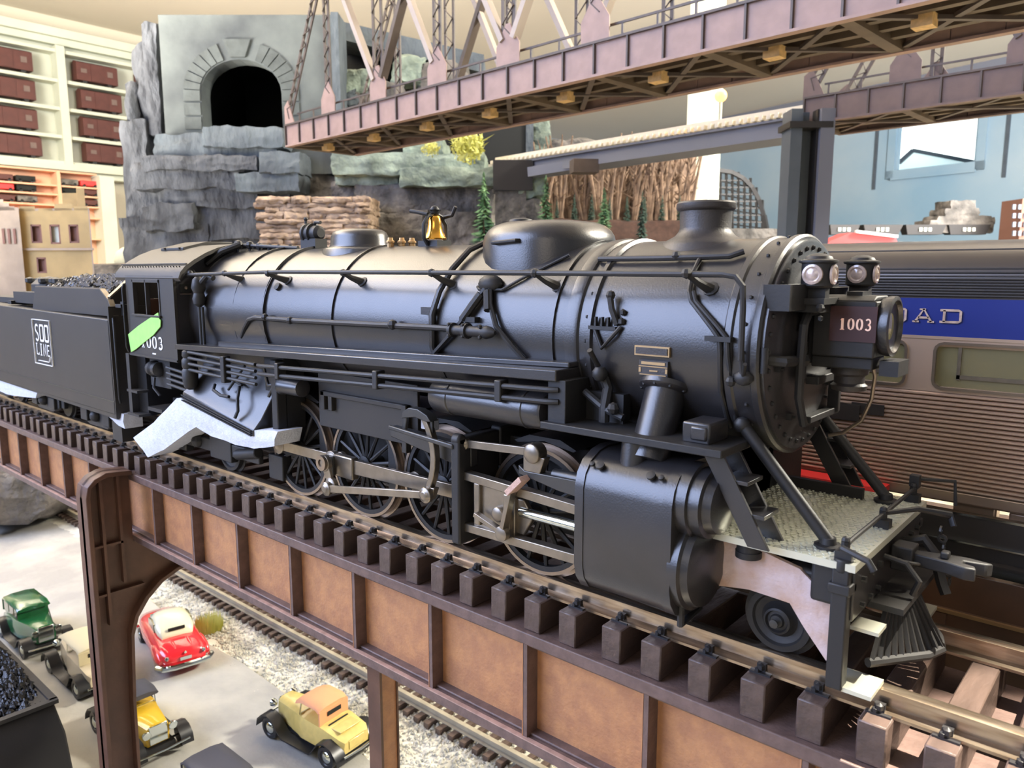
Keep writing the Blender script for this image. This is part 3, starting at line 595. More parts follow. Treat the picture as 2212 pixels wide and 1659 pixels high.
# brown bare wood behind the viaduct
hill=single('wood_floor',MB().rock(tuple(at(1340,520,15.6)),(3.4,1.6,.75),8,.1,5,.85,rz=PI/2-YAW),'leaf','brown leaf covered mound under the bare wood','ground',loc=tuple(at(1340,520,15.6)))
for i in range(40):
    u=1150+(i%20)*17.5+rnd.random()*8; d=15.1+(i//20)*.8+.45*rnd.random(); b=at(u,485+rnd.uniform(-8,8),d); t=thing('bare_tree','bare brown tree in the dense wood left of the white pillar','tree',tuple(b),0,'bare trees of the brown wood',local=True)
    H_=rnd.uniform(1.25,1.75); m=MB(); n_=rnd.randint(2,4)
    for k in range(n_):
        a=rnd.gauss(0,.16); c_=rnd.gauss(0,.1); m.tube([(0,0,-.1),(a*H_*.4*RV.x,a*H_*.4*RV.y,H_*.45),(a*H_*RV.x+c_*HV.x,a*H_*RV.y+c_*HV.y,H_)],[.05,.035,.014],5)
    part('trunk',m,'bark',t); m=MB()
    for k in range(16):
        z=rnd.uniform(.3,1)*H_; a=rnd.uniform(0,6.28); r=rnd.uniform(.1,.3); m.tube([(0,0,z*.8),(math.cos(a)*r,math.sin(a)*r,z)],[.014,.006],4)
    part('twigs',m,'bark',t)
for i in range(9): fir_u=1165+38*i; fir(fir_u,425+rnd.uniform(-8,8),490,14.9,'small dark fir at the edge of the brown wood','fird',.16)
q=at(1315,425,18.2); single('painted_backdrop',MB().box(tuple(q),(4.1,.1,1.9),rz=PI/2-YAW),'bark','brown wooded backdrop board behind the bare trees','backdrop',loc=tuple(q-Vector((0,0,.95))))
# far lattice trestle arch right of the pillar
tr=thing('lattice_trestle','dark curved lattice trestle right of the smokestack','bridge',tuple(at(1600,490,24)))
m=MB(); arcp=[(1550,368),(1580,372),(1605,385),(1625,405),(1640,432),(1650,465),(1656,495)]
A_=[at(u,v,24) for u,v in arcp]
for p,q in zip(A_,A_[1:]): m.beam(p,q,.2,.12)
part('arch_rib',m,'blk2',tr); m=MB()
for u in range(1556,1656,13):
    vt=[v for (uu,v),(u2,v2) in zip(arcp,arcp[1:]) if uu<=u<=u2]; vt=vt[0] if vt else 470
    m.beam(at(u,vt,24),at(u,495,24),.07,.07)
part('trestle_legs',m,'blk2',tr); m=MB()
for v in range(390,495,15):
    us=[uu for uu,vv in arcp if vv>=v]; ue=(us[0] if us else 1656)-6; m.beam(at(1550,v,24),at(ue,v,24),.05,.05); m.beam(at(1550,v,24.2),at(ue,v+14,24.2),.04,.04)
part('trestle_braces',m,'blk2',tr)
# far shelf scenery on the right: hoppers, rubble pile, brick building, canopy
p=at(1990,560,21); m=MB(); m.box((p.x,p.y,p.z),(9.5,1.6,.9),rz=PI/2-YAW); single('far_scenery_shelf',m,'rockb','grey stony shelf behind the silver coach roof','shelf',loc=tuple(p))
for i,(u0,u1) in enumerate(((1786,1850),(1858,1942),(1948,2035),(2040,2130))):
    a=at(u0,487,20);b=at(u1,507,20); c=(a+b)/2; t=thing('hopper_wagon','dark blurred hopper wagon, %s in the far row behind the coach roof'%('leftmost','second from left','third from left','rightmost')[i],'model train',(c.x,c.y,b.z),PI/2-YAW,'dark hopper wagons in the far row',local=True); w_=(b-a).dot(RV)
    m=MB(); m.loft([[(-w_*.42,-.15,0),(w_*.42,-.15,0),(w_*.42,.15,0),(-w_*.42,.15,0)],[(-w_*.5,-.2,.25),(w_*.5,-.2,.25),(w_*.5,.2,.25),(-w_*.5,.2,.25)]]); part('wagon_body',m,'spk',t)
    m=MB(); 
    for k in range(3): m.bb(-.18+.12*k,-.10+.12*k,-.215,-.2,.08,.17)
    part('wagon_lettering',m,'trim',t)
rp_=thing('rubble_pile','brown grey stepped pile of stone blocks on the far shelf','rock',tuple(at(2065,500,20)))
for i,(u0,u1,v0,v1) in enumerate(((1985,2132,478,505),(2005,2128,468,485),(2022,2100,452,470),(2035,2092,435,455),(2095,2132,470,490))):
    a=at(u0,v0,20.3);b=at(u1,v1,20.3); c=(a+b)/2; m=MB(); m.rock(tuple(c),((b-a).dot(RV),.8,(a.z-b.z)),5,.12,i+5,.8,rz=PI/2-YAW); part('stone_block',m,'rockb',rp_)
bk_=thing('brick_building','red brick model building at the right edge behind the coach','building',tuple(at(2215,520,19)))
a=at(2181,433,19);b=at(2290,540,19); c=(a+b)/2; m=MB(); m.box(tuple(c),((b-a).dot(RV),.8,a.z-b.z),rz=PI/2-YAW); bw_=part('brick_wall',m,mat('red_brick_far',(.38,.13,.10),.8,n=.4,ns=7) and 'brick',bk_)
for r_ in range(4):
    for cc_ in range(4):
        c=at(2190+12*cc_,447+19*r_,18.56); m=MB(); m.box(tuple(c),(.07,.05,.12),rz=PI/2-YAW); part('window',m,'lila',bk_)
cn=thing('red_canopy','blurred red canopy with a white top edge left of the coach roof','canopy',tuple(at(1850,530,14)))
a=at(1790,534,14);b=at(1875,502,14);c_=at(1930,518,14); d_=HV*.5
m=MB(); m.loft([[at(1786,535,14),at(1790,522,14),at(1790,522,14)+d_,at(1786,535,14)+d_],[at(1850,531,14),at(1835,503,14),at(1835,503,14)+d_,at(1850,531,14)+d_],[at(1925,528,14),at(1885,503,14),at(1885,503,14)+d_,at(1925,528,14)+d_],[at(1938,524,14),at(1936,516,14),at(1936,516,14)+d_,at(1938,524,14)+d_]]); part('canopy_top',m,'fred',cn)
m=MB(); m.beam(at(1848,500,13.95),at(1938,511,13.95),.08,.05); part('white_edge',m,'wht',cn)
# terrain carrying the far scenery
m=MB()
for i,(u,d,w_,dd,zt_) in enumerate(((520,17.2,8.5,2.6,1.0),(1000,16.2,4.5,2.4,.9),(1400,16.9,5.5,2.6,1.30),(1950,19.2,9.5,3.2,1.2))):
    c=at(u,560,d); m.rock((c.x,c.y,(GZ0+zt_)/2),(w_,dd,zt_-GZ0),8,.05,60+i,.9,rz=PI/2-YAW)
for (u,d,w_,dd,vt) in ((1080,11.9,1.3,.9,548),(1210,12.1,1.0,.9,530),(1330,11.6,1.0,.9,528),(1420,12.3,.9,.9,532),(1600,24.2,2.0,1.6,497),(1860,14.3,1.6,1.2,537)):
    c=at(u,vt,d); m.rock((c.x,c.y,(GZ0+c.z)/2),(w_,dd,c.z-GZ0+.06),7,.02,70,.96,rz=PI/2-YAW)
struct('scenery_base',m,'rockb')
# ================================================================== near girder bridge, its bents, ground, lower track
gb=thing('girder_bridge','near brown plate girder bridge with orange web panels carrying the black locomotive','bridge',(-3,0,-.45))
X0,X1=-7.6,.75
m=MB(); m.bb(X0,X1,-.255,-.06,-.160,-.128); m.bb(X0,X1,-.245,-.07,-.168,-.160); part('top_flange',m,'gird',gb,bevel=.003)
m=MB(); m.bb(X0,X1,-.257,-.06,-.448,-.417); m.bb(X0,X1,-.235,-.08,-.417,-.409); part('bottom_flange',m,'gird',gb,bevel=.003)
m=MB(); m.bb(X0,X1,-.2585,-.246,-.4185,-.4150); part('flange_lip',m,'lip',gb,'lighter pinkish edge of the bottom flange'); m=MB(); m.bb(X0,X1,.06,.255,-.160,-.128); part('top_flange',m,'gird',gb); m=MB(); m.bb(X0,X1,.06,.257,-.448,-.417); part('bottom_flange',m,'gird',gb)
sx=[-1.157+.352*k for k in range(-18,6)]; sm=None
for i in range(len(sx)-1):
    m=MB(); m.bb(sx[i]+.002,sx[i+1]-.002,-.208,-.200,-.416,-.160); part('web_panel',m,'web',gb)
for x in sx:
    m=MB(); m.bb(x-.006,x+.007,-.250,-.20,-.416,-.161); st_=part('stiffener',m,'gird',gb)  # dark plate colour also carries the shade of its right face
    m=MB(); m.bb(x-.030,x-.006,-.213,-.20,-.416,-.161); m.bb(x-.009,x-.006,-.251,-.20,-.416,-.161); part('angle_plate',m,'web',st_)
m=MB(); m.bb(X0,X1,.20,.21,-.42,-.16); part('far_web',m,'gird',gb)
tm=MB(); tm.bb(-.026,.026,-.239,.239,-.0415,.0415); tie_me=mesh('bridge_tie',tm,'tie')
pm=MB(); pm.bb(-.022,.022,-.205,-.185,0,.004); pm.bb(-.009,.009,-.197,-.186,.004,.020); pm.ball((0,-.197,.014),.009,6); pm.ball((-.006,-.200,.008),.007,6); spk_me=mesh('rail_spike',pm,'spk')
x=-.686; k=0; xs=[]
while x>X0+.1: xs.append(x); x-=.1145
xs=xs[::-1]; x=-.686+.1145
while x<.7: xs.append(x); x+=.1145
for x in xs:
    r=random.uniform(-.004,.004)
    t=inst('bridge_tie',tie_me,gb,Vector((x,r,-.0865+random.uniform(-.0015,.0015)))-Vector((-3,0,-.45)),(0,random.uniform(-.01,.01),random.uniform(-.02,.02)))
    t.modifiers.new('bevel','BEVEL').width=.003
    inst('rail_spike',spk_me,t,(0,0,.0415))
    inst('rail_spike',spk_me,t,(0,-.012,.0415),(0,0,PI)) if x>-.75 else None
rp=[(-.028,-.045),(.028,-.045),(.028,-.039),(.007,-.034),(.006,-.016),(.015,-.012),(.015,-.001),(.013,0),(-.013,0),(-.015,-.001),(-.015,-.012),(-.006,-.016),(-.007,-.034),(-.028,-.039)]
for s in (-1,1):
    m=MB(); m.ext([(s*.170+p[0],p[1]) for p in rp],'yz',X0,X1); part('rail',m,'rail',gb)
m=MB()
for y in (-.045,.0): pass
GZ=-2.2
# bents below the bridge
def bent(x,y0,label,full=True):
    b=thing('bridge_bent',label,'bridge support',(x,0,GZ))
    w=.115
    if full:
        m=MB(); IN=[(y0+.065,GZ),(-.32,-1.2),(-.305,-.87),(-.28,-.79),(-.23,-.72),(-.16,-.66),(-.08,-.625),(0,-.61),(.257,-.61)]; P=[(y0-.06,GZ),(y0-.06,-.2),(y0-.05,-.15),(y0-.02,-.12),(y0+.03,-.10),(-.257,-.11),(-.257,-.449),(.257,-.449)]+IN[::-1]
        m.ext(P,'yz',x-.012,x+.012); part('bent_web',m,'bent',b)
        m=MB(); e=[(y0-.06,GZ),(y0-.06,-.2),(y0-.05,-.15),(y0-.02,-.12),(y0+.03,-.10),(-.257,-.11)]
        rg=[]
        for (y,z),(ny,nz) in zip(e,((1,0),(1,0),(.9,-.4),(.6,-.8),(.3,-1),(0,-1))): rg.append([(x-w/2,y,z),(x+w/2,y,z),(x+w/2,y+ny*.02,z+nz*.02),(x-w/2,y+ny*.02,z+nz*.02)])
        m.loft(rg); part('outer_flange',m,'bent',b,bevel=.003)
        m=MB(); rg=[]
        for (y,z) in IN: rg.append([(x-w/2,y-.008,z+.008),(x+w/2,y-.008,z+.008),(x+w/2,y+.006,z-.006),(x-w/2,y+.006,z-.006)])
        m.loft(rg); part('inner_flange',m,'bent',b,bevel=.002)
        m=MB(); m.bb(x+.01,x+.045,y0+.0,y0+.012,-.80,-.12); m.bb(x+.01,x+.04,y0-.04,-.31,-.435,-.425); m.bb(x+.01,x+.04,y0-.04,-.23,-.66,-.65); m.bb(x+.01,x+.04,-.32,-.308,-.62,-.12); part('web_stiffener',m,'bent',b)
    else:
        for nm,mt,a in (('bent_web','web',0),('outer_flange','bent',1)):
            m=MB()
            if a==0: m.bb(x-.01,x+.01,y0-.035,y0+.035,GZ,-.449)
            else: m.bb(x-.04,x+.025,y0-.045,y0-.035,GZ,-.449); m.bb(x-.04,x+.015,y0+.035,y0+.042,GZ,-.449)
            part(nm,m,mt,b)
    return b
bent(-3.50,-.395,'tall brown arched bridge bent standing left of the red convertible')
bent(-1.90,-.10,'second brown bridge bent standing right of the sandy yellow roadster',False)
# ground
def grid(x0,x1,y0,y1,nx,ny,f):
    m=MB(); vs=[(x0+(x1-x0)*i/nx,y0+(y1-y0)*j/ny,f(x0+(x1-x0)*i/nx,y0+(y1-y0)*j/ny)) for j in range(ny+1) for i in range(nx+1)]
    return m.add(vs,[(j*(nx+1)+i,j*(nx+1)+i+1,(j+1)*(nx+1)+i+1,(j+1)*(nx+1)+i) for j in range(ny) for i in range(nx)])
struct('floor',grid(-40,12,-8,50,40,40,lambda x,y:GZ-.05),'soil')
st=MB(); P=[(-12,-2.6),(-1.0,-2.6),(-1.0,.90),(-3.0,.98),(-3.5,1.02),(-4.6,1.10),(-5.2,1.12),(-6.0,1.08),(-7.2,1.2),(-8.3,1.35),(-9.6,1.45),(-10.6,1.1),(-12,.9)]
st.ext(P,'xy',GZ-.045,GZ); struct('trim_1',st,'road')
# ballast bed and lower track
def bh(x,y): return GZ-.02+.05*max(0,1-abs((y-1.71)/.42)**3)+.012*noise.noise(Vector((x*9,y*9,0)))+.006*noise.noise(Vector((x*30,y*30,0)))
bd=single('ballast_bed',grid(-12,1.5,.80,2.6,380,66,bh),'bal','pale ballast bed under the lower track','ballast',smooth=60,kind='stuff')
m=MB(); rnd=random.Random(3)
for i in range(13000):
    x=-8.2+5.8*rnd.random(); y=.95+1.05*rnd.random()
    if 1.5<y<1.9 and rnd.random()<.5: continue
    if y<1.16+.12*noise.noise(Vector((x*2,1,0))) and rnd.random()<.65: continue
    r=rnd.uniform(.008,.017); z=bh(x,y)+.003; vs=[]
    for q in ((1,0,0),(0,1,0),(-1,0,0),(0,-1,0),(0,0,1),(0,0,-1)): vs.append((x+q[0]*r*rnd.uniform(.6,1.3),y+q[1]*r*rnd.uniform(.6,1.3),z+q[2]*r*.8))
    m.add(vs,[(0,1,4),(1,2,4),(2,3,4),(3,0,4),(1,0,5),(2,1,5),(3,2,5),(0,3,5)])
single('ballast_stones',m,'bal','loose pale ballast stones around the lower track','ballast',smooth=0,kind='stuff')
m=MB()
for i in range(4200):
    x=-8.2+5.8*rnd.random(); y=.98+1.0*rnd.random(); r=rnd.uniform(.006,.013); z=bh(x,y)+.004
    m.add([(x+r,y,z),(x,y+r,z),(x-r,y,z),(x,y-r,z),(x,y,z+r)],[(0,1,4),(1,2,4),(2,3,4),(3,0,4)])
single('ballast_stones',m,'bal2','darker grey stones mixed into the pale ballast','ballast',smooth=0,kind='stuff')
lt=thing('lower_track','weathered track on pale ballast running below the girder bridge','track',(-3.5,1.71,GZ+.03))
tm=MB(); tm.bb(-.022,.022,-.26,.26,-.02,.02); lt_me=mesh('tie',tm,'tie')
x=-10.9
while x<.5:
    inst('tie',lt_me,lt,Vector((x+3.5,random.uniform(-.006,.006),.012)),(0,0,random.uniform(-.03,.03))); x+=.104
for s in (-1,1):
    m=MB(); m.ext([(1.71+s*.165+p[0]*1.05,GZ+.112+p[1]*1.1) for p in rp],'yz',-11.3,1.3); part('rail',m,'rail2',lt)
# moss clump, rock under the left end
m=MB(); 
for i in range(420):
    a=rnd.uniform(0,6.28);r=.11*math.sqrt(rnd.random()); p=Vector((-5.86+r*math.cos(a),1.23+r*math.sin(a),GZ)); q=p+Vector((rnd.uniform(-.02,.02),rnd.uniform(-.02,.02),rnd.uniform(.06,.15))); n=Vector((.005,.003,0)); m.add([p-n,p+n,q],[(0,1,2)])
single('moss_clump',m,'ylw','small yellow green moss clump beside the red car','plant',kind='stuff',smooth=0,loc=(-5.86,1.23,GZ))
for i,(u,v,d,sz,mt,lb) in enumerate(((30,1040,9.2,(1.6,1.0,.75),'rockb','dark rock at the left edge under the girder bridge'),(160,1062,9.9,(1.2,.8,.42),'rockb','dark low rock under the bridge beside the tall bent'))):
    p=at(u,v,d); m=MB(); m.rock(p,sz,7,.18,i+3); single('rock',m,mt,lb,'rock',loc=(p.x,p.y,p.z-sz[2]/2),smooth=50)
# ================================================================== steam locomotive (runs along x, front towards +x)
loco=thing('steam_locomotive','large satin black steam locomotive model standing on the near girder bridge','locomotive',(-1.8,0,0))
BZ=.614
def br(x):  # boiler radius along its length
    return .240 if x<-2.3 else (.238 if x<-1.95 else (.232+( -1.5-x)/.45*.004 if x<-1.5 else .228))
def cyp(x,ang,r=None):  # point on the near side of the boiler; ang degrees above horizontal
    r=br(x) if r is None else r; a=math.radians(ang); return Vector((x,-r*math.cos(a),BZ+r*math.sin(a)))
# frame
m=MB(); m.bb(-3.3,-.42,-.10,.10,.09,.20); m.bb(-3.3,-2.4,-.12,.12,.12,.22); m.bb(-2.45,-.75,-.11,.11,.13,.33)
frame=part('main_frame',m,'blk2',loco,bevel=.004)
# firebox wrapper and boiler
m=MB(); rings=[]
for x,k in ((-2.86,0),(-2.34,0),(-2.32,.0)):
    R=.238; ring=[]
    for i in range(25): a=math.radians(-20+220*i/24); ring.append((x,-(R+.008)*math.cos(a),BZ+(R)*math.sin(a)))
    ring+=[(x,.215,.42),(x,.205,.33),(x,-.205,.33),(x,-.215,.42)]
    rings.append(ring[::-1])
m.loft(rings); firebox=part('firebox',m,'blk',loco)
m=MB(); m.lathe((0,0,BZ),(1,0,0),[(-2.36,.20),(-2.35,.237),(-1.95,.236),(-1.50,.231),(-1.10,.228),(-1.03,.227),(-1.02,.2)],n=72)
boiler=part('boiler',m,'blk',loco)
for x,wd in ((-2.79,.008),(-2.52,.008),(-2.33,.010),(-1.945,.010),(-1.50,.018),(-1.095,.008)):
    m=MB(); m.ring((x,0,BZ),(1,0,0),.2,br(x)+.0055,wd,64); part('boiler_band',m,'blk',boiler)
m=MB(); m.tube([cyp(-1.463,80,.246),cyp(-1.466,60,.246),cyp(-1.469,41,.246),cyp(-1.48,25,.246),cyp(-1.49,10,.246),cyp(-1.492,-10,.244),cyp(-1.495,-26,.24)],.0085); m.bb(-1.53,-1.49,-.245,-.23,.655,.675)
part('sand_pipe',m,'blk',boiler)
# smokebox
m=MB(); m.lathe((0,0,BZ),(1,0,0),[(-1.06,.20),(-1.055,.2335),(-1.03,.236),(-1.022,.2335),(-1.018,.228),(-.998,.228),(-.994,.2345),(-.984,.2345),(-.98,.227),(-.668,.227),(-.664,.2315),(-.652,.2315),(-.648,.227),(-.612,.227),(-.608,.2335),(-.596,.2335),(-.592,.228),(-.592,.19)],n=72)
smoke=part('smokebox',m,'blk',loco)
m=MB(); m.lathe((0,0,BZ),(1,0,0),[(-.60,.222),(-.586,.222),(-.584,.216),(-.583,.17),(-.580,.165),(-.574,.12),(-.570,.06),(-.568,.004)],n=64)
door=part('smokebox_front',m,'blk',loco)
m=MB()
for i in range(36): a=2*PI*i/36; m.ball((-.583,.205*math.cos(a),BZ+.205*math.sin(a)),.0055,6)
part('rim_bolts',m,'blk2',door,kind='stuff')
m=MB()
for x in (-.625,-1.0):
    for i in range(26):
        a=2*PI*i/26; m.ball((x,.228*math.cos(a),BZ+.228*math.sin(a)),.0045,6)
part('rivets',m,'blk2',smoke,kind='stuff')
m=MB(); m.bb(-.582,-.56,-.02,.16,BZ-.165,BZ-.15); m.bb(-.58,-.555,.135,.15,BZ-.16,BZ+.12)
for z in (-.07,.07): m.bb(-.575,-.545,-.03,.15,BZ+z-.009,BZ+z+.009)
part('door_hinge',m,'blk2',door,bevel=.002)
for i in range(8):
    a=2*PI*i/8+.2; p=Vector((-.578,.168*math.cos(a),BZ+.168*math.sin(a))); m=MB(); m.box(p,(.012,.014,.014)); m.cyl(p,p+Vector((.012,0,0)),.0035,n=6); part('door_clamp',m,'blk2',door)
m=MB(); m.tube([(-.60,-.20,.60),(-.56,-.19,.597),(-.56,-.10,.592),(-.56,-.08,.592)],.011); m.ball((-.60,-.205,.60),.019,10); m.cyl((-.56,-.09,.555),(-.56,-.09,.63),.009); m.ball((-.56,-.09,.592),.016,8); m.cyl((-.585,-.22,.625),(-.585,-.22,.575),.007)
part('door_side_bracket',m,'blk2',door)
m=MB(); m.tube([(-.552,-.045,.69),(-.548,-.10,.69),(-.548,-.125,.665),(-.55,-.125,.60),(-.55,-.125,.52),(-.55,-.09,.46)],.009)
part('door_grab_rail',m,'blk2',door)
# stack
m=MB(); m.lathe((-.83,0,0),(0,0,1),[(.80,.115),(.830,.098),(.836,.094),(.843,.080),(.850,.068),(.860,.060),(.868,.0575),(.905,.0585),(.908,.064),(.912,.0665),(.922,.0665),(.926,.063),(.926,.052),(.88,.050)],n=40)
part('smokestack',m,'stk',loco)
# sand dome
m=MB(); rings=[]
def rr(cx,lx,ly,r,n=6):
    P=[]
    for (sx,sy,a0) in ((1,1,0),(-1,1,90),(-1,-1,180),(1,-1,270)):
        for i in range(n+1):
            a=math.radians(a0+90*i/n); P.append((cx+sx*(lx/2-r)+r*math.cos(a),sy*(ly/2-r)+r*math.sin(a)))
    return P
for z,g in ((.735,.0),(.74,0),(.845,0),(.862,.004),(.877,.014),(.889,.030),(.897,.052),(.901,.085)):
    rings.append([(x,y,z) for x,y in rr(-1.285,.345-2*g,.335-2*g,max(.02,.15-g))])
m.loft(rings); dome=part('sand_dome',m,'blk',loco)
m=MB(); m.lathe((-1.385,0,0),(0,0,1),[(.897,.042),(.903,.042),(.905,.034),(.911,.031),(.914,.02),(.915,.004)],n=24); part('filler_cap',m,'blk2',dome)
m=MB(); m.tube([(-1.33,-.165,.842),(-1.33,-.178,.842),(-1.25,-.178,.846),(-1.25,-.165,.846)],.005); part('grab_rail',m,'blk2',dome)
m=MB(); m.tube([cyp(-1.36,30,.233),cyp(-1.35,28,.235),cyp(-1.27,28,.235),cyp(-1.22,36,.235),cyp(-1.12,56,.235)],.004); part('sander_pipe',m,'blk2',dome)
m=MB(); m.ball((-1.315,-.200,.738),.03,12,(1.3,.8,.8)); part('sander_valve',m,'blk2',dome)
# steam dome
m=MB(); m.lathe((-2.10,0,0),(0,0,1),[(.80,.135),(.842,.125),(.848,.118),(.851,.104),(.86,.099),(.885,.097),(.899,.090),(.907,.076),(.910,.05),(.911,.004)],n=40,sx=1.12,sy=.9)
part('steam_dome',m,'blk',loco)
# bell
m=MB(); m.bb(-1.775,-1.69,-.03,.03,.845,.862)
for s in (-1,1): m.tube([(-1.73,s*.03,.85),(-1.73,s*.046,.87),(-1.73,s*.046,.91),(-1.73,s*.028,.935),(-1.73,0,.945)],.0065)
m.tube([(-1.73,0,.945),(-1.73,0,.955)],[.012,.02]); m.ball((-1.73,0,.952),.016,10)
m.tube([(-1.73,.04,.935),(-1.70,.045,.94),(-1.685,.045,.965)],.006); m.tube([(-1.73,-.03,.94),(-1.765,-.04,.948),(-1.79,-.045,.952)],.006)
cr=part('bell_yoke',m,'blk2',loco)
m=MB(); m.lathe((-1.73,0,0),(0,0,1),[(.866,.034),(.870,.035),(.876,.031),(.89,.025),(.91,.021),(.928,.020),(.936,.015),(.938,.003)],n=28); part('bell',m,'brs',cr,'polished brass bell')
# turbo generator + safety valves + clutter on top
m=MB(); m.lathe((-2.37,.0,.905),(1,0,0),[(-.06,.008),(-.05,.022),(-.035,.03),(-.03,.036),(-.02,.036),(-.015,.03),(.0,.03),(.004,.036),(.012,.036),(.016,.028),(.04,.026),(.05,.016)],n=20)
m.bb(-2.41,-2.32,-.025,.025,.85,.885); m.tube([(-2.41,0,.92),(-2.41,0,.955)],.005); m.ball((-2.41,0,.957),.008,8); m.tube([(-2.36,0,.93),(-2.35,0,.944),(-2.32,0,.942)],.006)
part('turbo_generator',m,'blk2',loco,bevel=0)
for x,y in ((-1.905,-.03),(-1.885,.0),(-1.87,.03)):
    m=MB(); m.lathe((x,y,0),(0,0,1),[(.835,.011),(.858,.011),(.860,.014),(.865,.014),(.868,.009),(.876,.008)],n=10); part('safety_valve',m,'brs2',loco)
m=MB()
for i,(x,y,z) in enumerate(((-2.78,-.06,.872),(-2.73,-.04,.87),(-2.68,-.03,.865),(-2.62,-.02,.86),(-2.56,-.02,.857),(-2.5,-.01,.856))):
    m.ball((x,y,z),.019-.002*i,8); m.tube([(x,y,z-.03),(x,y,z+.012)],.006)
m.tube([(-2.8,-.05,.872),(-2.45,-.01,.855)],.007); m.tube([(-2.84,-.16,.80),(-2.78,-.13,.845),(-2.75,-.07,.872)],.013)
part('steam_turret',m,'blk2',loco)
# handrail
m=MB(); m.tube([(-2.80,-.265,.757),(-2.5,-.262,.763),(-2.2,-.258,.768),(-1.1,-.250,.766),(-.665,-.243,.764),(-.640,-.243,.760),(-.624,-.243,.742),(-.622,-.243,.70),(-.622,-.243,.60)],.0062,8)
hr=part('handrail',m,'blk2',loco)
for x in (-2.78,-2.53,-2.25,-1.86,-1.48,-1.13,-.74):
    m=MB(); r=br(x) if x<-1.0 else .227; z=.766 if x>-2.2 else .763; a=cyp(x+.025,32,r-.004); y=-.25 if x>-2.0 else -.26
    m.tube([a,(x+.012,(a.y+y)/2-.008,(a.z+z)/2),(x,y,z)],[.0125,.008,.007]); m.ball((x,y,z),.0115,8); m.lathe(a,(0,-.75,.6),[(0,.017),(.006,.017),(.008,.01)],10); part('handrail_stanchion',m,'blk2',hr)
# pipes on the smokebox
m=MB(); m.tube([cyp(-1.02,51,.237),cyp(-.86,51,.237),cyp(-.70,52,.237),cyp(-.675,56,.237)],.0065); m.ball(cyp(-.82,52,.24),.011,8); part('upper_grab_rail',m,'blk2',smoke)
m=MB(); m.tube([cyp(-.765,52,.235),cyp(-.762,38,.237),cyp(-.755,29,.237),cyp(-.745,24,.237),cyp(-.69,11,.236),cyp(-.672,6,.236),cyp(-.67,0,.234),cyp(-.672,-20,.234),cyp(-.675,-45,.232)],.0055)
m.tube([cyp(-.745,29,.237),cyp(-.735,24,.237),cyp(-.675,11,.236),cyp(-.655,6,.236),cyp(-.652,-2,.236),cyp(-.655,-40,.232)],.005); m.bb(-.70,-.645,-.243,-.228,.633,.643); part('injector_pipe',m,'blk2',smoke)
m=MB(); m.ball(cyp(-.62,-12,.236),.02,10,(1,.7,.8)); m.ball(cyp(-.645,-14,.24),.011,8); m.tube([(-.622,-.243,.62),cyp(-.62,-12,.24)],.0062); m.cyl(cyp(-.62,-12,.24),cyp(-.605,-4,.262),.004); part('pipe_valve',m,'blk2',smoke)
m=MB(); m.bb(-.987,-.915,-.236,-.222,.642,.650); m.bb(-.972,-.968,-.234,-.225,.65,.67); m.bb(-.955,-.951,-.234,-.225,.65,.67); m.bb(-.939,-.935,-.234,-.225,.65,.67)
m.tube([cyp(-.975,8,.232),cyp(-.95,-3,.235),cyp(-.92,4,.238),cyp(-.905,9,.232)],.005); m.tube([cyp(-.915,10,.232),cyp(-.93,18,.24),cyp(-.937,24,.246)],.007); m.ball(cyp(-.937,25,.246),.011,8); m.ball(cyp(-.905,12,.232),.009,6); m.ball(cyp(-.905,17,.232),.008,6)
part('check_valve',m,'blk2',smoke)
m=MB(); m.bb(-.867,-.783,-.2325,-.222,.5925,.6135); p1=part('builder_plate',m,'brs2',smoke,'brass rimmed upper builder plate'); m=MB(); m.bb(-.863,-.787,-.2345,-.2320,.5960,.6100); part('plate_face',m,'stk',p1)
m=MB(); m.bb(-.856,-.787,-.2305,-.218,.550,.583); p2=part('builder_plate',m,'stk',smoke,'black and gold lower builder plate')
m=MB(); m.bb(-.850,-.793,-.2320,-.2300,.574,.580); m.bb(-.856,-.787,-.2320,-.2300,.569,.571); m.bb(-.853,-.79,-.2320,-.23,.5515,.5535)
m.bb(-.856,-.851,-.2318,-.23,.557,.567); m.bb(-.792,-.787,-.2318,-.23,.557,.567); m.bb(-.83,-.81,-.2318,-.23,.5595,.5625)
part('plate_lettering',m,'brs2',p2)
# outside steam pipe
m=MB(); m.lathe((-.808,-.192,.527),(.02,-.45,-.89),[(0,.060),(.010,.060),(.014,.056),(.018,.044),(.17,.042)],n=32)
sp=part('steam_pipe',m,'blk',loco)
m=MB(); ax=Vector((.02,-.45,-.89)).normalized(); a=ax.cross(Vector((1,0,0))).normalized(); b=ax.cross(a)
for i in range(10): g=2*PI*i/10; m.ball(Vector((-.808,-.192,.527))+ax*.013+a*.053*math.cos(g)+b*.053*math.sin(g),.005,6)
part('flange_bolts',m,'blk2',sp)
m=MB(); m.lathe((-.83,-.275,.43),(-.01,-.15,-1),[(0,.03),(.09,.028)],n=20); part('lower_steam_pipe',m,'blk',loco)
m=MB(); m.tube([cyp(-.955,-17,.235),cyp(-.94,-25,.245),(-.93,-.25,.47),(-.93,-.25,.44)],.012); m.ball(cyp(-.95,-16,.25),.018,10); m.tube([(-.99,-.24,.50),(-.93,-.25,.47),(-.88,-.25,.455)],.009); m.cyl(cyp(-.955,-15,.24),cyp(-.955,-3,.275),.006); m.ball((-.9,-.26,.475),.014,8); m.bb(-1.0,-.9,-.22,-.19,.43,.50)
part('lubricator_piping',m,'blk2',loco)
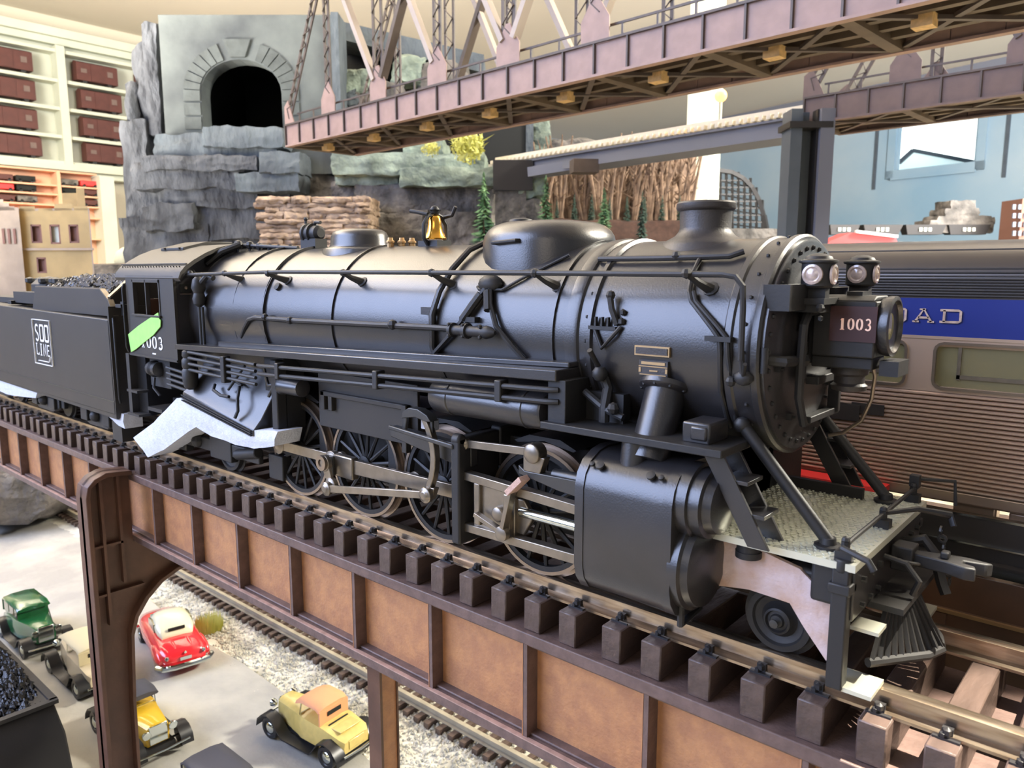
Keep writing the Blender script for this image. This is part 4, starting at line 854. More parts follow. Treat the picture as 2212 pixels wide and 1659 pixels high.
# saddle
m=MB(); m.ext([(-.20,.44),(-.14,.36),(-.12,.2),(.12,.2),(.14,.36),(.20,.44)],'yz',-.94,-.70); part('smokebox_saddle',m,'blk2',loco)
m=MB(); m.bb(-.72,-.66,-.285,-.2,.432,.475); m.bb(-.70,-.665,-.29,-.27,.44,.468); part('pipe_bracket',m,'blk',loco,bevel=.004)
# running boards
def rb(s):
    m=MB(); y0,y1=s*.18,s*.31
    m.ext([(-2.84,.478),(-2.84,.498),(-1.02,.553),(-1.02,.527)],'xz',y0,y1); m.ext([(-2.60,.498),(-2.60,.519),(-1.02,.566),(-1.02,.553)],'xz',s*.2,s*.262)
    part('running_board',m,'blk',loco,bevel=.003)
    m=MB(); m.bb(-1.06,-.62,s*.17,s*.315,.418,.434); m.bb(-1.05,-1.0,s*.2,s*.3,.43,.53); part('front_running_board',m,'blk2',loco,bevel=.002)
rb(-1); rb(1)
# twin pipes under running board, with clamps
for k,dz in enumerate((0,-.027)):
    m=MB(); m.tube([(-2.27,-.30,.463+dz),(-2.24,-.312,.464+dz),(-1.04,-.312,.508+dz),(-1.02,-.30,.508+dz)],.0068); part('air_cooling_pipe',m,'blk2',loco)
for x in (-2.13,-1.64,-1.185):
    m=MB(); z=.464+(x+2.24)/1.2*.044; m.bb(x-.010,x+.010,-.322,-.29,z-.038,z+.014); part('pipe_clamp',m,'blk2',loco,bevel=.003)
m=MB(); m.tube([cyp(-2.49,-18,.24),cyp(-2.44,-9,.247),cyp(-2.40,-2,.25),cyp(-2.36,0,.25),cyp(-2.1,0,.252),cyp(-1.45,2,.247),cyp(-1.40,2,.247)],.0085)
m.ball(cyp(-2.29,1,.255),.013,8); m.ball(cyp(-2.14,0,.256),.013,8); m.ball(cyp(-1.64,2,.252),.015,8); part('lower_feed_pipe',m,'blk2',loco)
m=MB(); q=cyp(-1.33,1.5,.256); 
m.lathe((-1.405,q.y,q.z),(1,0,0),[(0,.010),(.002,.019),(.012,.019),(.014,.013),(.05,.013),(.052,.020),(.064,.020),(.066,.014),(.11,.012),(.125,.017),(.14,.014),(.155,.005)],14)
for x in (-1.4,-1.35,-1.29): m.ball((x,q.y-.012,q.z+.014),.006,6); m.ball((x,q.y-.012,q.z-.012),.006,6)
m.bb(-1.385,-1.33,-.245,-.225,.642,.655); part('feed_water_pump',m,'blk2',loco)
# braces from the board up to the sand dome
m=MB(); m.tube([cyp(-1.313,31,.242),cyp(-1.335,22,.243),cyp(-1.375,8,.243),cyp(-1.43,-4,.243),cyp(-1.475,-12,.243),cyp(-1.512,-18,.243)],.0075,6); m.tube([cyp(-1.33,24,.243),cyp(-1.35,16,.244),cyp(-1.375,8,.244)],.011); part('sand_dome_brace',m,'blk2',loco)
m=MB(); m.tube([cyp(-1.31,31,.242),cyp(-1.29,18,.242),cyp(-1.26,5,.242),cyp(-1.21,-6,.240),cyp(-1.165,-16,.240)],.007,6); m.tube([cyp(-1.31,26,.242),cyp(-1.29,14,.245)],.011); part('sand_dome_brace',m,'blk2',loco)
# washout plug, seam
m=MB(); m.lathe(cyp(-2.265,26,.234),(0,-.9,.44),[(0,.014),(.012,.013),(.014,.005)],12); part('washout_plug',m,'blk2',loco)
m=MB(); m.lathe((-2.72,-.262,.64),(0,0,1),[(-.15,.007),(-.0,.007),(.01,.02),(.03,.024),(.05,.018),(.07,.026),(.10,.02),(.11,.01)],12); m.tube([(-2.70,-.262,.5),(-2.70,-.262,.64)],.006); m.tube([(-2.74,-.25,.70),(-2.78,-.24,.755),(-2.84,-.22,.77)],.007); m.tube([(-2.7,-.26,.73),(-2.66,-.255,.757),(-2.63,-.25,.745)],.010)
part('blowdown_valve',m,'blk2',loco)
# ash pan and pipes below the cab
m=MB(); m.loft([[(-2.76,-.20,.485),(-2.235,-.20,.472),(-2.235,.20,.472),(-2.76,.20,.485)],[(-2.80,-.275,.34),(-2.31,-.275,.27),(-2.31,.275,.27),(-2.80,.275,.34)],[(-2.82,-.30,.315),(-2.32,-.30,.235),(-2.32,.30,.235),(-2.82,.30,.315)],[(-2.82,-.30,.292),(-2.32,-.30,.213),(-2.32,.30,.213),(-2.82,.30,.292)]])
ash=part('ash_pan',m,'blk',loco,bevel=.003)
m=MB()
for k in range(3): z=.305-.012*k; m.beam((-2.82,-.303,.305-.01*k),(-2.33,-.303,.232-.008*k),.008,.004)
m.tube([(-2.62,-.272,.36),(-2.60,-.290,.345),(-2.55,-.29,.33),(-2.50,-.285,.33)],.006); m.tube([(-2.45,-.27,.37),(-2.43,-.292,.33),(-2.42,-.298,.29),(-2.43,-.305,.265)],.006); m.tube([(-2.58,-.25,.395),(-2.46,-.255,.372)],.005); m.tube([(-2.46,-.24,.44),(-2.53,-.27,.35)],.005)
part('ash_pan_rods',m,'blk2',ash)
m=MB(); m.bb(-2.335,-2.215,-.24,-.16,.24,.50); m.bb(-2.25,-2.215,-.27,-.23,.24,.48); part('firebox_support',m,'blk2',loco,bevel=.004)
for k in range(4):
    m=MB(); z=.470-.022*k; m.tube([(-2.74,-.305,z+.004),(-2.46,-.305,z-.002),(-2.28,-.305,z-.006)],.0062); part('side_pipe',m,'blk2',loco)
    m=MB(); z=.385-.022*k; m.tube([(-2.98,-.28,z+.01),(-2.80,-.285,z)],.0062); part('side_pipe',m,'blk2',loco)
m=MB(); m.bb(-2.49,-2.465,-.318,-.29,.385,.478); part('pipe_clamp',m,'blk2',loco,bevel=.003)
m=MB(); m.lathe((-2.765,-.292,0),(0,0,1),[(.33,.010),(.34,.024),(.36,.028),(.40,.030),(.41,.024),(.42,.028),(.44,.028),(.45,.022),(.46,.026),(.475,.024),(.485,.010)],14); part('side_pump',m,'blk2',loco)
m=MB(); m.lathe((-3.12,-.26,.375),(1,0,0),[(-.045,.01),(-.04,.03),(-.01,.035),(.0,.028),(.03,.03),(.04,.012)],14); m.tube([(-3.12,-.27,.34),(-3.11,-.28,.30),(-3.08,-.27,.27)],.006); m.bb(-3.2,-3.02,-.25,-.2,.3,.43); m.bb(-3.18,-3.05,-.28,-.1,.20,.215); part('injector',m,'blk2',loco)
# cab
WX0,WX1,WZ0,WZ1=-3.195,-2.955,.60,.738
arch=[(-.302,.745),(-.294,.766),(-.274,.789),(-.24,.812),(-.19,.840),(-.14,.860),(-.08,.874),(0,.880)]
arch=arch+[(-y,z) for y,z in arch[-2::-1]]
for s in (-1,1):
    m=MB(); y0,y1=s*.288,s*.300
    m.bb(-3.26,-2.84,y0,y1,.425,WZ0); m.bb(-3.26,WX0,y0,y1,WZ0,WZ1); m.bb(WX1,-2.84,y0,y1,WZ0,WZ1); m.bb(-3.26,-2.84,y0,y1,WZ1,.752); m.bb(-3.26,-2.84,s*.298,s*.304,.427,.435)
    cs=part('cab_side',m,'tnd',loco)
    m=MB(); 
    for x in (WX0+.004,-3.075,WX1-.004): m.bb(x-.004,x+.004,s*.286,s*.303,WZ0,WZ1)
    m.bb(WX0-.006,WX1+.006,s*.286,s*.31,WZ0-.008,WZ0); m.bb(WX0,WX1,s*.286,s*.303,WZ1-.012,WZ1)
    part('window_frame',m,'tnd',cs,bevel=.001)
    if s<0:
        part('cab_number',letters('1003',(-3.15,-.3005,.466),(1,0,0),(0,0,1),(0,-1,0),.043,.050,.2,.0015),'wht',cs,'white serif number 1003')
        m=MB(); m.bb(-3.05,-3.02,-.302,-.3,.444,.449); part('small_lettering',m,'wht',cs)
m=MB(); m.ext([(-.288,.425),(.288,.425)]+[(-y*.96,z-.008) for y,z in arch][::1],'yz',-2.852,-2.842); cf=part('cab_front_wall',m,'blk',loco)
m=MB(); m.ext([(-.272,.69),(-.195,.69),(-.195,.722),(-.272,.722)],'yz',-2.8415,-2.838); fw=part('front_window',m,'dark',cf); 
m=MB(); m.ext([(-.276,.682),(-.19,.682),(-.19,.687),(-.276,.687)],'yz',-2.842,-2.832); m.ball((-2.837,-.252,.708),.007,8); part('window_sill',m,'rim',cf)
m=MB(); k=len(arch); o=[(y,z) for y,z in arch]; inn=[(y*.97,z-.012) for y,z in arch]
rg=[]
for x in (-3.36,-2.79): rg.append([(x,y,z) for y,z in o]+[(x,y,z) for y,z in inn[::-1]])
m.loft(rg); roof=part('cab_roof',m,'tnd',loco)
m=MB(); m.ext([(-.155,.853),(-.155,.866),(-.05,.892),(.06,.892),(.06,.874)],'yz',-3.24,-3.04); part('roof_hatch',m,'tnd',roof,bevel=.003)
m=MB()
for x in (-3.2,-3.07): m.beam((x,-.16,.862),(x,-.02,.89),.008,.008)
for i in range(22): m.ball((-3.33+.024*i,-.278,.788),.0032,5)
m.beam((-3.36,-.268,.798),(-2.79,-.268,.798),.006,.004); part('roof_rivets',m,'tnd',roof)
m=MB(); m.bb(-2.95,-2.86,-.2,.2,.45,.8); bh=part('backhead',m,'blk2',loco,bevel=.006)
for (x,y,z,r,c) in ((-2.96,-.20,.68,.018,'brs2'),(-2.965,-.24,.63,.012,'fred'),(-2.965,-.15,.70,.02,'chr'),(-3.0,-.25,.66,.01,'wht'),(-3.0,-.25,.64,.011,'chr'),(-3.0,-.25,.615,.011,'fred')):
    m=MB(); m.lathe((x,y,z),(-1,0,0),[(0,r),(.012,r),(.016,r*.6)],12); part('gauge',m,c,bh)
m=MB(); m.bb(-3.15,-3.02,-.27,-.17,.45,.56); m.bb(-3.16,-3.14,-.27,-.17,.56,.66); part('cab_seat',m,'bent',loco,bevel=.006)
m=MB(); m.bb(-3.26,-2.85,-.28,.28,.425,.44); part('cab_floor',m,'blk2',loco)
m=MB(); m.bb(-3.31,-3.28,-.30,-.27,.18,.43); m.bb(-3.31,-3.2,-.31,-.26,.17,.18); m.bb(-3.3,-3.2,-.31,-.26,.27,.28); m.tube([(-3.265,-.305,.44),(-3.265,-.312,.46),(-3.265,-.312,.70),(-3.265,-.305,.72)],.004); part('cab_steps',m,'blk2',loco)
# air tanks, small cylinder
for s in (-1,1):
    m=MB(); m.lathe((-1.45,s*.262,.448),(1,0,0),[(0,.02),(.006,.042),(.012,.0455),(.066,.0455),(.068,.048),(.074,.048),(.076,.0455),(.316,.0455),(.318,.048),(.324,.048),(.326,.0455),(.372,.0455),(.378,.042),(.384,.02)],n=32); part('air_tank',m,'blk',loco)
m=MB(); m.lathe((-2.23,-.245,.395),(1,0,0),[(0,.014),(.012,.03),(.02,.033),(.03,.028),(.13,.028),(.135,.012)],n=20); m.tube([(-2.25,-.25,.395),(-2.28,-.26,.39),(-2.29,-.262,.42),(-2.30,-.262,.45)],.006); m.tube([(-2.27,-.25,.38),(-2.29,-.255,.35)],.006); part('power_reverse_cylinder',m,'blk',loco)
m=MB(); m.bb(-2.08,-1.60,-.20,-.19,.27,.45); m.bb(-2.05,-1.63,-.215,-.2,.375,.39); m.bb(-2.05,-2.03,-.215,-.2,.33,.39); m.bb(-2.01,-1.99,-.215,-.2,.33,.38); m.bb(-1.65,-1.63,-.22,-.2,.25,.39); part('side_panel',m,'tnd',loco,bevel=.002)
# ---- wheels
def wheel_meshes(R,hub,sp):
    m=MB(); m.ring((0,0,0),(0,1,0),R-.009,R,.022,48); m.ring((0,.014,0),(0,1,0),R-.012,R+.010,.005,48); ty=mesh('wheel_tyre',m,'rim')
    m=MB(); m.ring((0,0,0),(0,1,0),R-.022,R-.008,.018,48); m.lathe((0,.010,0),(0,-1,0),[(0,hub),(.022,hub),(.026,hub*.6),(.034,hub*.5),(.036,.004)],20)
    wc=[]
    for i in range(11): a=math.radians(-38+76*i/10); wc.append(((R-.02)*math.cos(a),(R-.02)*math.sin(a)))
    m.ext(wc,'xz',-.007,.007); ce=mesh('wheel_center',m,'blk2')
    m=MB(); m.tube([(hub*.6,0,0),(R-.02,0,0)],[.0075,.0055],6); sk=mesh('spoke',m,'blk2')
    return ty,ce,sk
TY,CE,SK=wheel_meshes(.165,.030,14)
DX=(-2.235,-1.88,-1.525,-1.17)
for s in (-1,1):
    for x in DX:
        wl=inst('driving_wheel',CE,loco,Vector((x,s*.168,.165))-Vector((-1.8,0,0)),(0,0,0 if s<0 else PI))
        OFF[wl.name]=Vector((0,0,0))
        inst('wheel_tyre',TY,wl)
        if s<0:
            for i in range(15): inst('spoke',SK,wl,(0,0,0),(0,2*PI*(i+.5)/15,0))
m=MB()
for x in DX: m.cyl((x,-.16,.165),(x,.16,.165),.02)
part('axles',m,'blk2',loco)
m=MB()
for x in DX: m.ext([(x-.10,.335),(x-.05,.355),(x+.05,.355),(x+.10,.335),(x+.09,.33),(x,.345),(x-.09,.33)],'xz',-.16,.16)
part('wheel_guards',m,'blk2',loco)
# pony and trailing wheels
def disc(x,r,y,nm):
    m=MB(); m.lathe((x,y+.012,r),(0,-1,0),[(0,r+.01),(.004,r+.01),(.006,r),(.022,r-.002),(.024,r-.014),(.018,r-.018),(.014,r*.55),(.020,r*.45),(.030,r*.40),(.032,r*.34),(.026,r*.30),(.027,r*.22),(.032,r*.18),(.034,.003)],36)
    return part(nm,m,'blk2',loco)
disc(-.548,.068,-.165,'pony_wheel'); disc(-.548,.068,.18,'pony_wheel'); disc(-2.72,.085,-.168,'trailing_wheel'); disc(-2.72,.085,.18,'trailing_wheel')
m=MB(); m.lathe((-.548,-.197,.068),(0,-1,0),[(0,.009),(.003,.009),(.004,.003)],12); part('axle_cap',m,'rod2',loco)
m=MB(); m.beam((-3.1,-.20,.09),(-2.45,-.20,.10),.02,.05); m.bb(-2.8,-2.64,-.215,-.185,.05,.16); m.bb(-3.12,-3.0,-.215,-.18,.04,.14); m.ball((-2.9,-.21,.1),.03,8); m.cyl((-2.6,-.21,.09),(-2.45,-.21,.12),.02); m.bb(-2.42,-2.33,-.19,-.15,.03,.12); part('trailing_truck_frame',m,'blk2',loco,bevel=.004)
# ---- rods (near side); pins trail the wheel centres by 0.075
PY=-.205; PO=-.074; PZ=.172
def rod(name,p,q,h1,h2,th,y,mt,eyes=True,er=.022):
    m=MB(); a=Vector((p[0],0,p[1]));b=Vector((q[0],0,q[1]));d=(b-a).normalized();n=Vector((-d.z,0,d.x))
    P=[a+n*h1/2,b+n*h2/2,b-n*h2/2,a-n*h1/2]; m.ext([(v.x,v.z) for v in P],'xz',y,y-th)
    if eyes:
        for e in (a,b): m.lathe((e.x,y+.002,e.z),(0,-1,0),[(0,er),(th+.004,er),(th+.006,er*.7),(th+.01,er*.5),(th+.011,.002)],18)
    return part(name,m,mt,loco,bevel=.0015)
rod('side_rod',(DX[0]+PO,PZ),(DX[1]+PO,PZ),.034,.034,.010,PY,'rod',er=.032)
rod('side_rod',(DX[1]+PO,PZ),(DX[2]+PO,PZ),.030,.030,.010,PY,'rod',er=.030)
rod('side_rod',(DX[2]+PO,PZ),(DX[3]+PO,PZ),.030,.030,.010,PY,'rod',er=.030)
MX=DX[1]+PO
rod('main_rod',(MX,PZ+.005),(-1.19,.190),.046,.034,.014,PY-.03,'rod',er=.036)
m=MB(); m.bb(MX+.02,MX+.115,PY-.052,PY-.026,PZ-.033,PZ+.036); part('main_rod_strap',m,'rod',loco,bevel=.004)
m=MB(); m.bb(MX-.002,MX+.03,PY-.06,PY-.05,PZ-.03,PZ+.03); part('rod_key',m,'rod2',loco,bevel=.002)
rod('eccentric_crank',(MX+.02,PZ+.012),(-1.905,.118),.036,.026,.010,PY-.075,'rod',er=.026)
rod('eccentric_rod',(-1.905,.112),(-1.458,.180),.022,.020,.010,PY-.092,'rod',er=.022)
m=MB(); m.ring((MX+.018,PY-.092,PZ+.014),(0,1,0),.012,.024,.01,24); part('crank_ring',m,'rim',loco)
m=MB(); P=[]
for i in range(9): a=-1+2*i/8; P.append((-1.455+.035*(1-a*a)-.01,.28+.105*a))
P2=[(x-.019,z) for x,z in P[::-1]]; m.ext(P+P2,'xz',-.295,-.275); m.ext([(-1.475,.17),(-1.45,.165),(-1.435,.2),(-1.46,.2)],'xz',-.295,-.275); part('expansion_link',m,'rod',loco,bevel=.002)
m=MB(); m.ext([(-1.65,.335),(-1.65,.305),(-1.36,.262),(-1.33,.27),(-1.33,.33),(-1.40,.325)],'xz',-.262,-.235); m.ext([(-1.60,.34),(-1.35,.322),(-1.35,.335),(-1.60,.352)],'xz',-.31,-.30); part('link_bracket',m,'rod2',loco,bevel=.003)
m=MB(); P=[(-1.555,.375),(-1.55,.395),(-1.525,.408),(-1.49,.408),(-1.455,.396),(-1.44,.38),(-1.46,.378),(-1.50,.385),(-1.53,.38)]; m.ext(P,'xz',-.30,-.27); m.beam((-1.55,-.285,.38),(-1.56,-.285,.335),.01,.012); m.beam((-1.45,-.285,.38),(-1.45,-.285,.33),.01,.008); part('reverse_link_arm',m,'rod2',loco,bevel=.002)
m=MB(); m.bb(-1.52,-1.47,-.262,-.24,.345,.378); part('lifting_block',m,'foam',loco,bevel=.003)
m=MB(); m.bb(-1.362,-1.332,-.305,-.15,.07,.352); m.cyl((-1.362,-.290,.345),(-1.332,-.290,.345),.016); m.bb(-1.365,-1.328,-.15,.15,.25,.36); part('guide_yoke',m,'blk2',loco,bevel=.006)
m=MB(); m.ext([(-1.335,.262),(-1.335,.240),(-.95,.222),(-.95,.246)],'xz',-.285,-.258); part('guide_bar',m,'rod',loco,bevel=.002)
m=MB(); m.ext([(-1.335,.125),(-1.335,.103),(-.95,.106),(-.95,.130)],'xz',-.285,-.258); part('guide_bar',m,'rod',loco,bevel=.002)
m=MB(); m.bb(-1.31,-1.17,-.275,-.235,.118,.245); m.bb(-1.30,-1.28,-.285,-.27,.13,.24); m.bb(-1.2,-1.18,-.285,-.27,.14,.23); m.lathe((-1.215,-.27,.175),(0,-1,0),[(0,.02),(.02,.02),(.024,.01)],14); m.ext([(-1.28,.13),(-1.15,.13),(-1.12,.18),(-1.15,.22),(-1.28,.22)],'xz',-.265,-.25); part('crosshead',m,'rod',loco,bevel=.003)
m=MB(); m.cyl((-1.16,-.262,.188),(-.94,-.262,.188),.013,n=14); part('piston_rod',m,'chr',loco)
rod('radius_rod',(-1.34,.333),(-1.10,.348),.020,.020,.010,-.268,'rod',er=.016)
m=MB(); m.lathe((-1.105,-.26,.347),(0,-1,0),[(0,.024),(.032,.024),(.036,.017),(.037,.004)],18); m.ext([(-1.135,.34),(-1.07,.34),(-1.085,.30),(-1.135,.30)],'xz',-.285,-.262); part('combination_lever_head',m,'rod',loco,bevel=.002)
m=MB(); m.ext([(-1.15,.312),(-1.13,.30),(-.93,.305),(-.93,.262),(-1.03,.27),(-1.15,.29)],'xz',-.285,-.25); m.lathe((-1.06,-.262,.30),(1,0,0),[(0,.014),(.12,.016)],12); part('valve_stem_guide',m,'rod2',loco,bevel=.002)
m=MB(); m.beam((-1.118,-.30,.288),(-1.163,-.30,.245),.014,.034,(0,1,0)); part('combination_lever_block',m,'cop',loco,'pinkish copper block on valve lever',bevel=.001)
m=MB(); m.beam((-1.158,-.298,.25),(-1.185,-.298,.15),.012,.022,(0,1,0)); m.lathe((-1.19,-.29,.135),(0,-1,0),[(0,.019),(.016,.019),(.019,.01)],14); m.beam((-1.19,-.298,.138),(-1.28,-.298,.165),.012,.018,(0,1,0)); part('combination_lever',m,'rod',loco,bevel=.001)
# cylinder
m=MB(); prof=[(-.17,.385),(-.255,.388),(-.285,.382),(-.318,.365),(-.337,.34),(-.345,.31),(-.345,.14),(-.338,.11),(-.318,.085),(-.285,.07),(-.17,.065)]
m.ext(prof,'yz',-.935,-.705); cy=part('cylinder_block',m,'blk',loco)
for xa,xb in ((-.725,-.703),(-.937,-.915)): m=MB(); m.ext([(y*1.006,z+(.003 if z>.3 else -.003 if z<.1 else 0)) for y,z in prof],'yz',xa,xb); part('cylinder_band',m,'blk',cy)
m=MB(); m.lathe((-.71,-.262,.312),(1,0,0),[(0,.078),(.03,.078),(.032,.071),(.055,.071),(.058,.062),(.075,.058),(.085,.03),(.09,.004)],36); part('valve_chest_head',m,'blk',cy)
m=MB(); m.lathe((-.71,-.250,.178),(1,0,0),[(0,.10),(.022,.10),(.026,.092),(.04,.088),(.055,.05),(.058,.004)],36); part('cylinder_head',m,'blk',cy)
for x in (-.905,-.885,-.762,-.738):
    m=MB(); r=.010 if x in (-.885,-.762) else .006
    m.lathe((x,-.327,.362),(0,-.62,.78),[(0,r),(.005,r),(.006,r*.5)],12); part('drain_plug',m,'blk2',cy)
m=MB(); m.ext([(-y,z) for y,z in prof][::-1],'yz',-.935,-.705); m.bb(-.94,-.7,-.2,.2,.12,.38); part('cylinder_block',m,'blk2',loco)
m=MB(); m.tube([(-.705,-.21,.06),(-.70,-.30,.055),(-.70,-.305,.30)],.008); m.cyl((-.95,-.25,.06),(-.70,-.25,.05),.006); part('drain_pipe',m,'blk2',loco)
# pilot deck, struts, stairs
m=MB(); m.bb(-.76,-.385,-.255,.255,.236,.250); deck=part('pilot_deck',m,'tread',loco)
m=MB(); 
for i in range(28):
    for j in range(36):
        x=-.752+.013*i; y=-.248+.0140*j; m.box((x+(.0065 if j%2 else 0),y,.2505),(.0095,.0042,.003),rz=.75 if (i+j)%2 else -.75)
part('tread_pattern',m,'tread',deck,smooth=0,kind='stuff')
m=MB(); m.bb(-.415,-.39,-.235,.235,.135,.237); beam=part('buffer_beam',m,'blk',loco,bevel=.003)
m=MB(); 
for y in (-.19,-.14,-.09,.09,.14,.19):
    for z in (.155,.205): m.cyl((-.39,y,z),(-.382,y,z),.006,n=6)
part('beam_bolts',m,'blk2',beam)
m=MB(); m.cyl((-.60,-.215,.24),(-.60,-.215,.205),.024,n=20); m.cyl((-.60,-.215,.215),(-.60,-.215,.202),.026,n=20); part('spring_pot',m,'blk2',loco)
for s in (-1,1):
    m=MB(); m.cyl((-.635,s*.19,.462),(-.455,s*.19,.262),.0125,n=12); m.lathe((-.455,s*.19,.25),(0,0,1),[(0,.026),(.006,.026),(.008,.016),(.02,.014)],12); m.ball((-.637,s*.19,.463),.017,10); part('smokebox_strut',m,'blk2',loco)
    m=MB()
    for y in (s*.215,s*.285): m.beam((-.655,y,.425),(-.553,y,.25),.006,.042,(0,1,0)) if False else m.ext([(-.675,.425),(-.632,.425),(-.530,.25),(-.572,.25)],'xz',y-.004,y+.004)
    for z in (.31,.37): x=-.655+(.425-z)/.175*.102; m.bb(x-.01,x+.045,s*.215,s*.285,z-.004,z+.004)
    part('pilot_stair',m,'blk',loco,bevel=.001)
m=MB(); m.bb(-.75,-.50,.17,.185,.25,.275); part('deck_rail',m,'blk2',loco)
m=MB(); m.tube([(-.41,-.255,.275),(-.41,-.20,.278),(-.41,.22,.278),(-.405,.26,.282)],.0045)
for y in (-.235,0,.235):
    m.bb(-.425,-.395,y-.012,y+.012,.25,.268); m.cyl((-.41,y,.26),(-.41,y,.285),.008,n=8); m.ball((-.41,y,.287),.008,8)
m.tube([(-.41,-.255,.278),(-.36,-.27,.27),(-.35,-.27,.255)],.006); m.tube([(-.41,.25,.285),(-.41,.25,.30),(-.34,.30,.296),(-.335,.30,.24)],.0045); m.bb(-.42,-.40,.235,.255,.285,.31); m.tube([(-.41,0,.28),(-.36,.06,.285),(-.31,.11,.27),(-.30,.1,.25)],[.005,.006,.008,.006])
part('uncoupling_lever',m,'blk2',loco)
m=MB(); m.bb(-.385,-.345,-.025,.025,.175,.225); m.ext([(-.35,-.014),(-.29,-.018),(-.255,-.030),(-.235,-.026),(-.24,-.010),(-.262,-.005),(-.262,.010),(-.225,.014),(-.215,.026),(-.26,.034),(-.35,.014)],'xy',.188,.214); m.bb(-.30,-.285,-.01,.01,.214,.228); m.ring((-.35,-.03,.2),(0,.3,1),.012,.022,.006,16)
part('knuckle_coupler',m,'blk2',loco,bevel=.004)
m=MB(); m.tube([(-.385,.09,.20),(-.35,.09,.215),(-.33,.09,.19),(-.31,.085,.13),(-.30,.08,.11)],.011); part('air_hose',m,'blk2',loco); m=MB(); m.tube([(-.385,-.07,.215),(-.345,-.07,.21),(-.32,-.07,.18),(-.33,-.07,.15)],.006); part('air_hose',m,'blk2',loco)
m=MB(); 
for i in range(7): m.ring((-.33+.004*i,.14,.225-.018*i),(0,1,0) if i%2 else (1,0,0),.005,.010,.004,8)
part('safety_chain',m,'rod2',loco)
# cowcatcher
m=MB(); m.bb(-.40,-.33,-.13,.13,.128,.14); m.tube([(-.375,-.17,.035),(-.30,-.05,.028),(-.285,0,.026),(-.30,.05,.028),(-.375,.17,.035)],.009); pil=part('cowcatcher',m,'blk2',loco)
for i in range(21):
    t=(i-10)/10; m=MB(); yb=.165*t; xb=-.285-.085*abs(t)**1.15; m.beam((-.345-.02*abs(t),.10*t,.132),(xb,yb,.032),.011,.008,(1,0,0)); part('pilot_bar',m,'blk2',pil)
for s in (-1,1):
    m=MB(); m.bb(-.425,-.395,s*.225,s*.255,.005,.24); m.cyl((-.41,s*.24,.23),(-.41,s*.24,.255),.017,n=12); m.bb(-.43,-.39,s*.22,s*.26,.19,.21); part('beam_post',m,'blk2',loco,bevel=.003)
    m=MB(); m.bb(-.425,-.345,s*.17,s*.25,.004,.012); part('corner_step',m,'tread',loco); m=MB(); m.bb(-.40,-.35,s*.16,s*.21,.11,.117); part('corner_step',m,'tread',loco)
m=MB(); m.bb(-.47,-.40,-.235,-.215,.155,.235); m.bb(-.53,-.40,-.2,-.16,.16,.2); part('front_gusset',m,'blk2',loco,bevel=.008)
m=MB(); m.bb(-.72,-.40,-.10,.10,.15,.232); part('deck_support',m,'blk2',loco)
# headlight
m=MB(); m.bb(-.555,-.435,-.056,.056,.600,.712); m.ext([(-.055,.712),(.055,.712),(.035,.722),(-.035,.722)],'yz',-.55,-.44); m.bb(-.56,-.44,-.04,.04,.575,.60); m.bb(-.585,-.53,-.03,.03,.58,.70)
hl=part('headlight_housing',m,'blk2',loco,bevel=.003)
m=MB(); m.lathe((-.440,0,.662),(1,0,0),[(0,.045),(.004,.056),(.015,.060),(.026,.060),(.028,.052),(.020,.048),(.016,.02),(.015,.003)],32); part('headlight_rim',m,'blk',hl)
m=MB(); m.lathe((-.440,0,.662),(1,0,0),[(.008,.047),(.014,.045),(.018,.02),(.019,.003)],24); part('headlight_lens',m,'wing',hl)
m=MB(); m.bb(-.520,-.432,-.0600,-.056,.632,.702); nb=part('number_board',m,'red',hl,'dark red number board reading 1003')
part('board_number',letters('1003',(-.502,-.0605,.655),(1,0,0),(0,0,1),(0,-1,0),.0135,.0235,.2,.0008),'pnk',nb)
m=MB(); m.bb(-.50,-.47,-.03,.03,.722,.730); m.tube([(-.54,-.05,.70),(-.56,-.08,.69),(-.565,-.09,.65)],.008); m.bb(-.43,-.395,-.03,.045,.565,.595); part('headlight_bracket',m,'blk2',hl)
m=MB(); m.lathe((-.50,.02,0),(0,0,1),[(.52,.012),(.525,.034),(.535,.036),(.54,.030),(.555,.030),(.56,.037),(.575,.037),(.578,.030),(.585,.02)],20); part('air_signal_fitting',m,'stk',loco)
m=MB(); m.tube([(-.47,.06,.585),(-.465,.075,.55),(-.47,.08,.50),(-.49,.09,.45),(-.53,.10,.415),(-.56,.10,.405)],.0042); part('front_cable',m,'rim',loco)
for s in (-1,1):
    mk=MB(); c=(-.535,-.1) if s<0 else (-.522,.128); mk.lathe((c[0],c[1],0),(0,0,1),[(.738,.026),(.742,.031),(.785,.031),(.787,.037),(.791,.037),(.794,.027),(.799,.024),(.804,.012),(.805,.003)],24); mk.bb(c[0]-.02,c[0]+.02,c[1]-.012,c[1]+.012,.715,.74)
    ml=part('marker_lamp',mk,'blk2',loco)
    for ax in ((0,-1,0),(1,0,0)):
        m=MB(); m.lathe((c[0]+ax[0]*.029,c[1]+ax[1]*.029,.764),ax,[(0,.020),(.004,.0195),(.005,.015),(.003,.012),(.005,.008),(.006,.003)],20); part('lamp_lens',m,'lens',ml)
m=MB(); m.bb(-.60,-.51,-.13,.15,.706,.718); m.bb(-.60,-.548,-.205,-.05,.695,.745); m.bb(-.60,-.55,.05,.20,.695,.735); m.bb(-.57,-.52,-.12,.12,.69,.708); m.ball((-.515,-.135,.70),.009,8); m.ball((-.515,-.13,.68),.006,6); part('marker_lamp_shelf',m,'blk2',loco,bevel=.004)
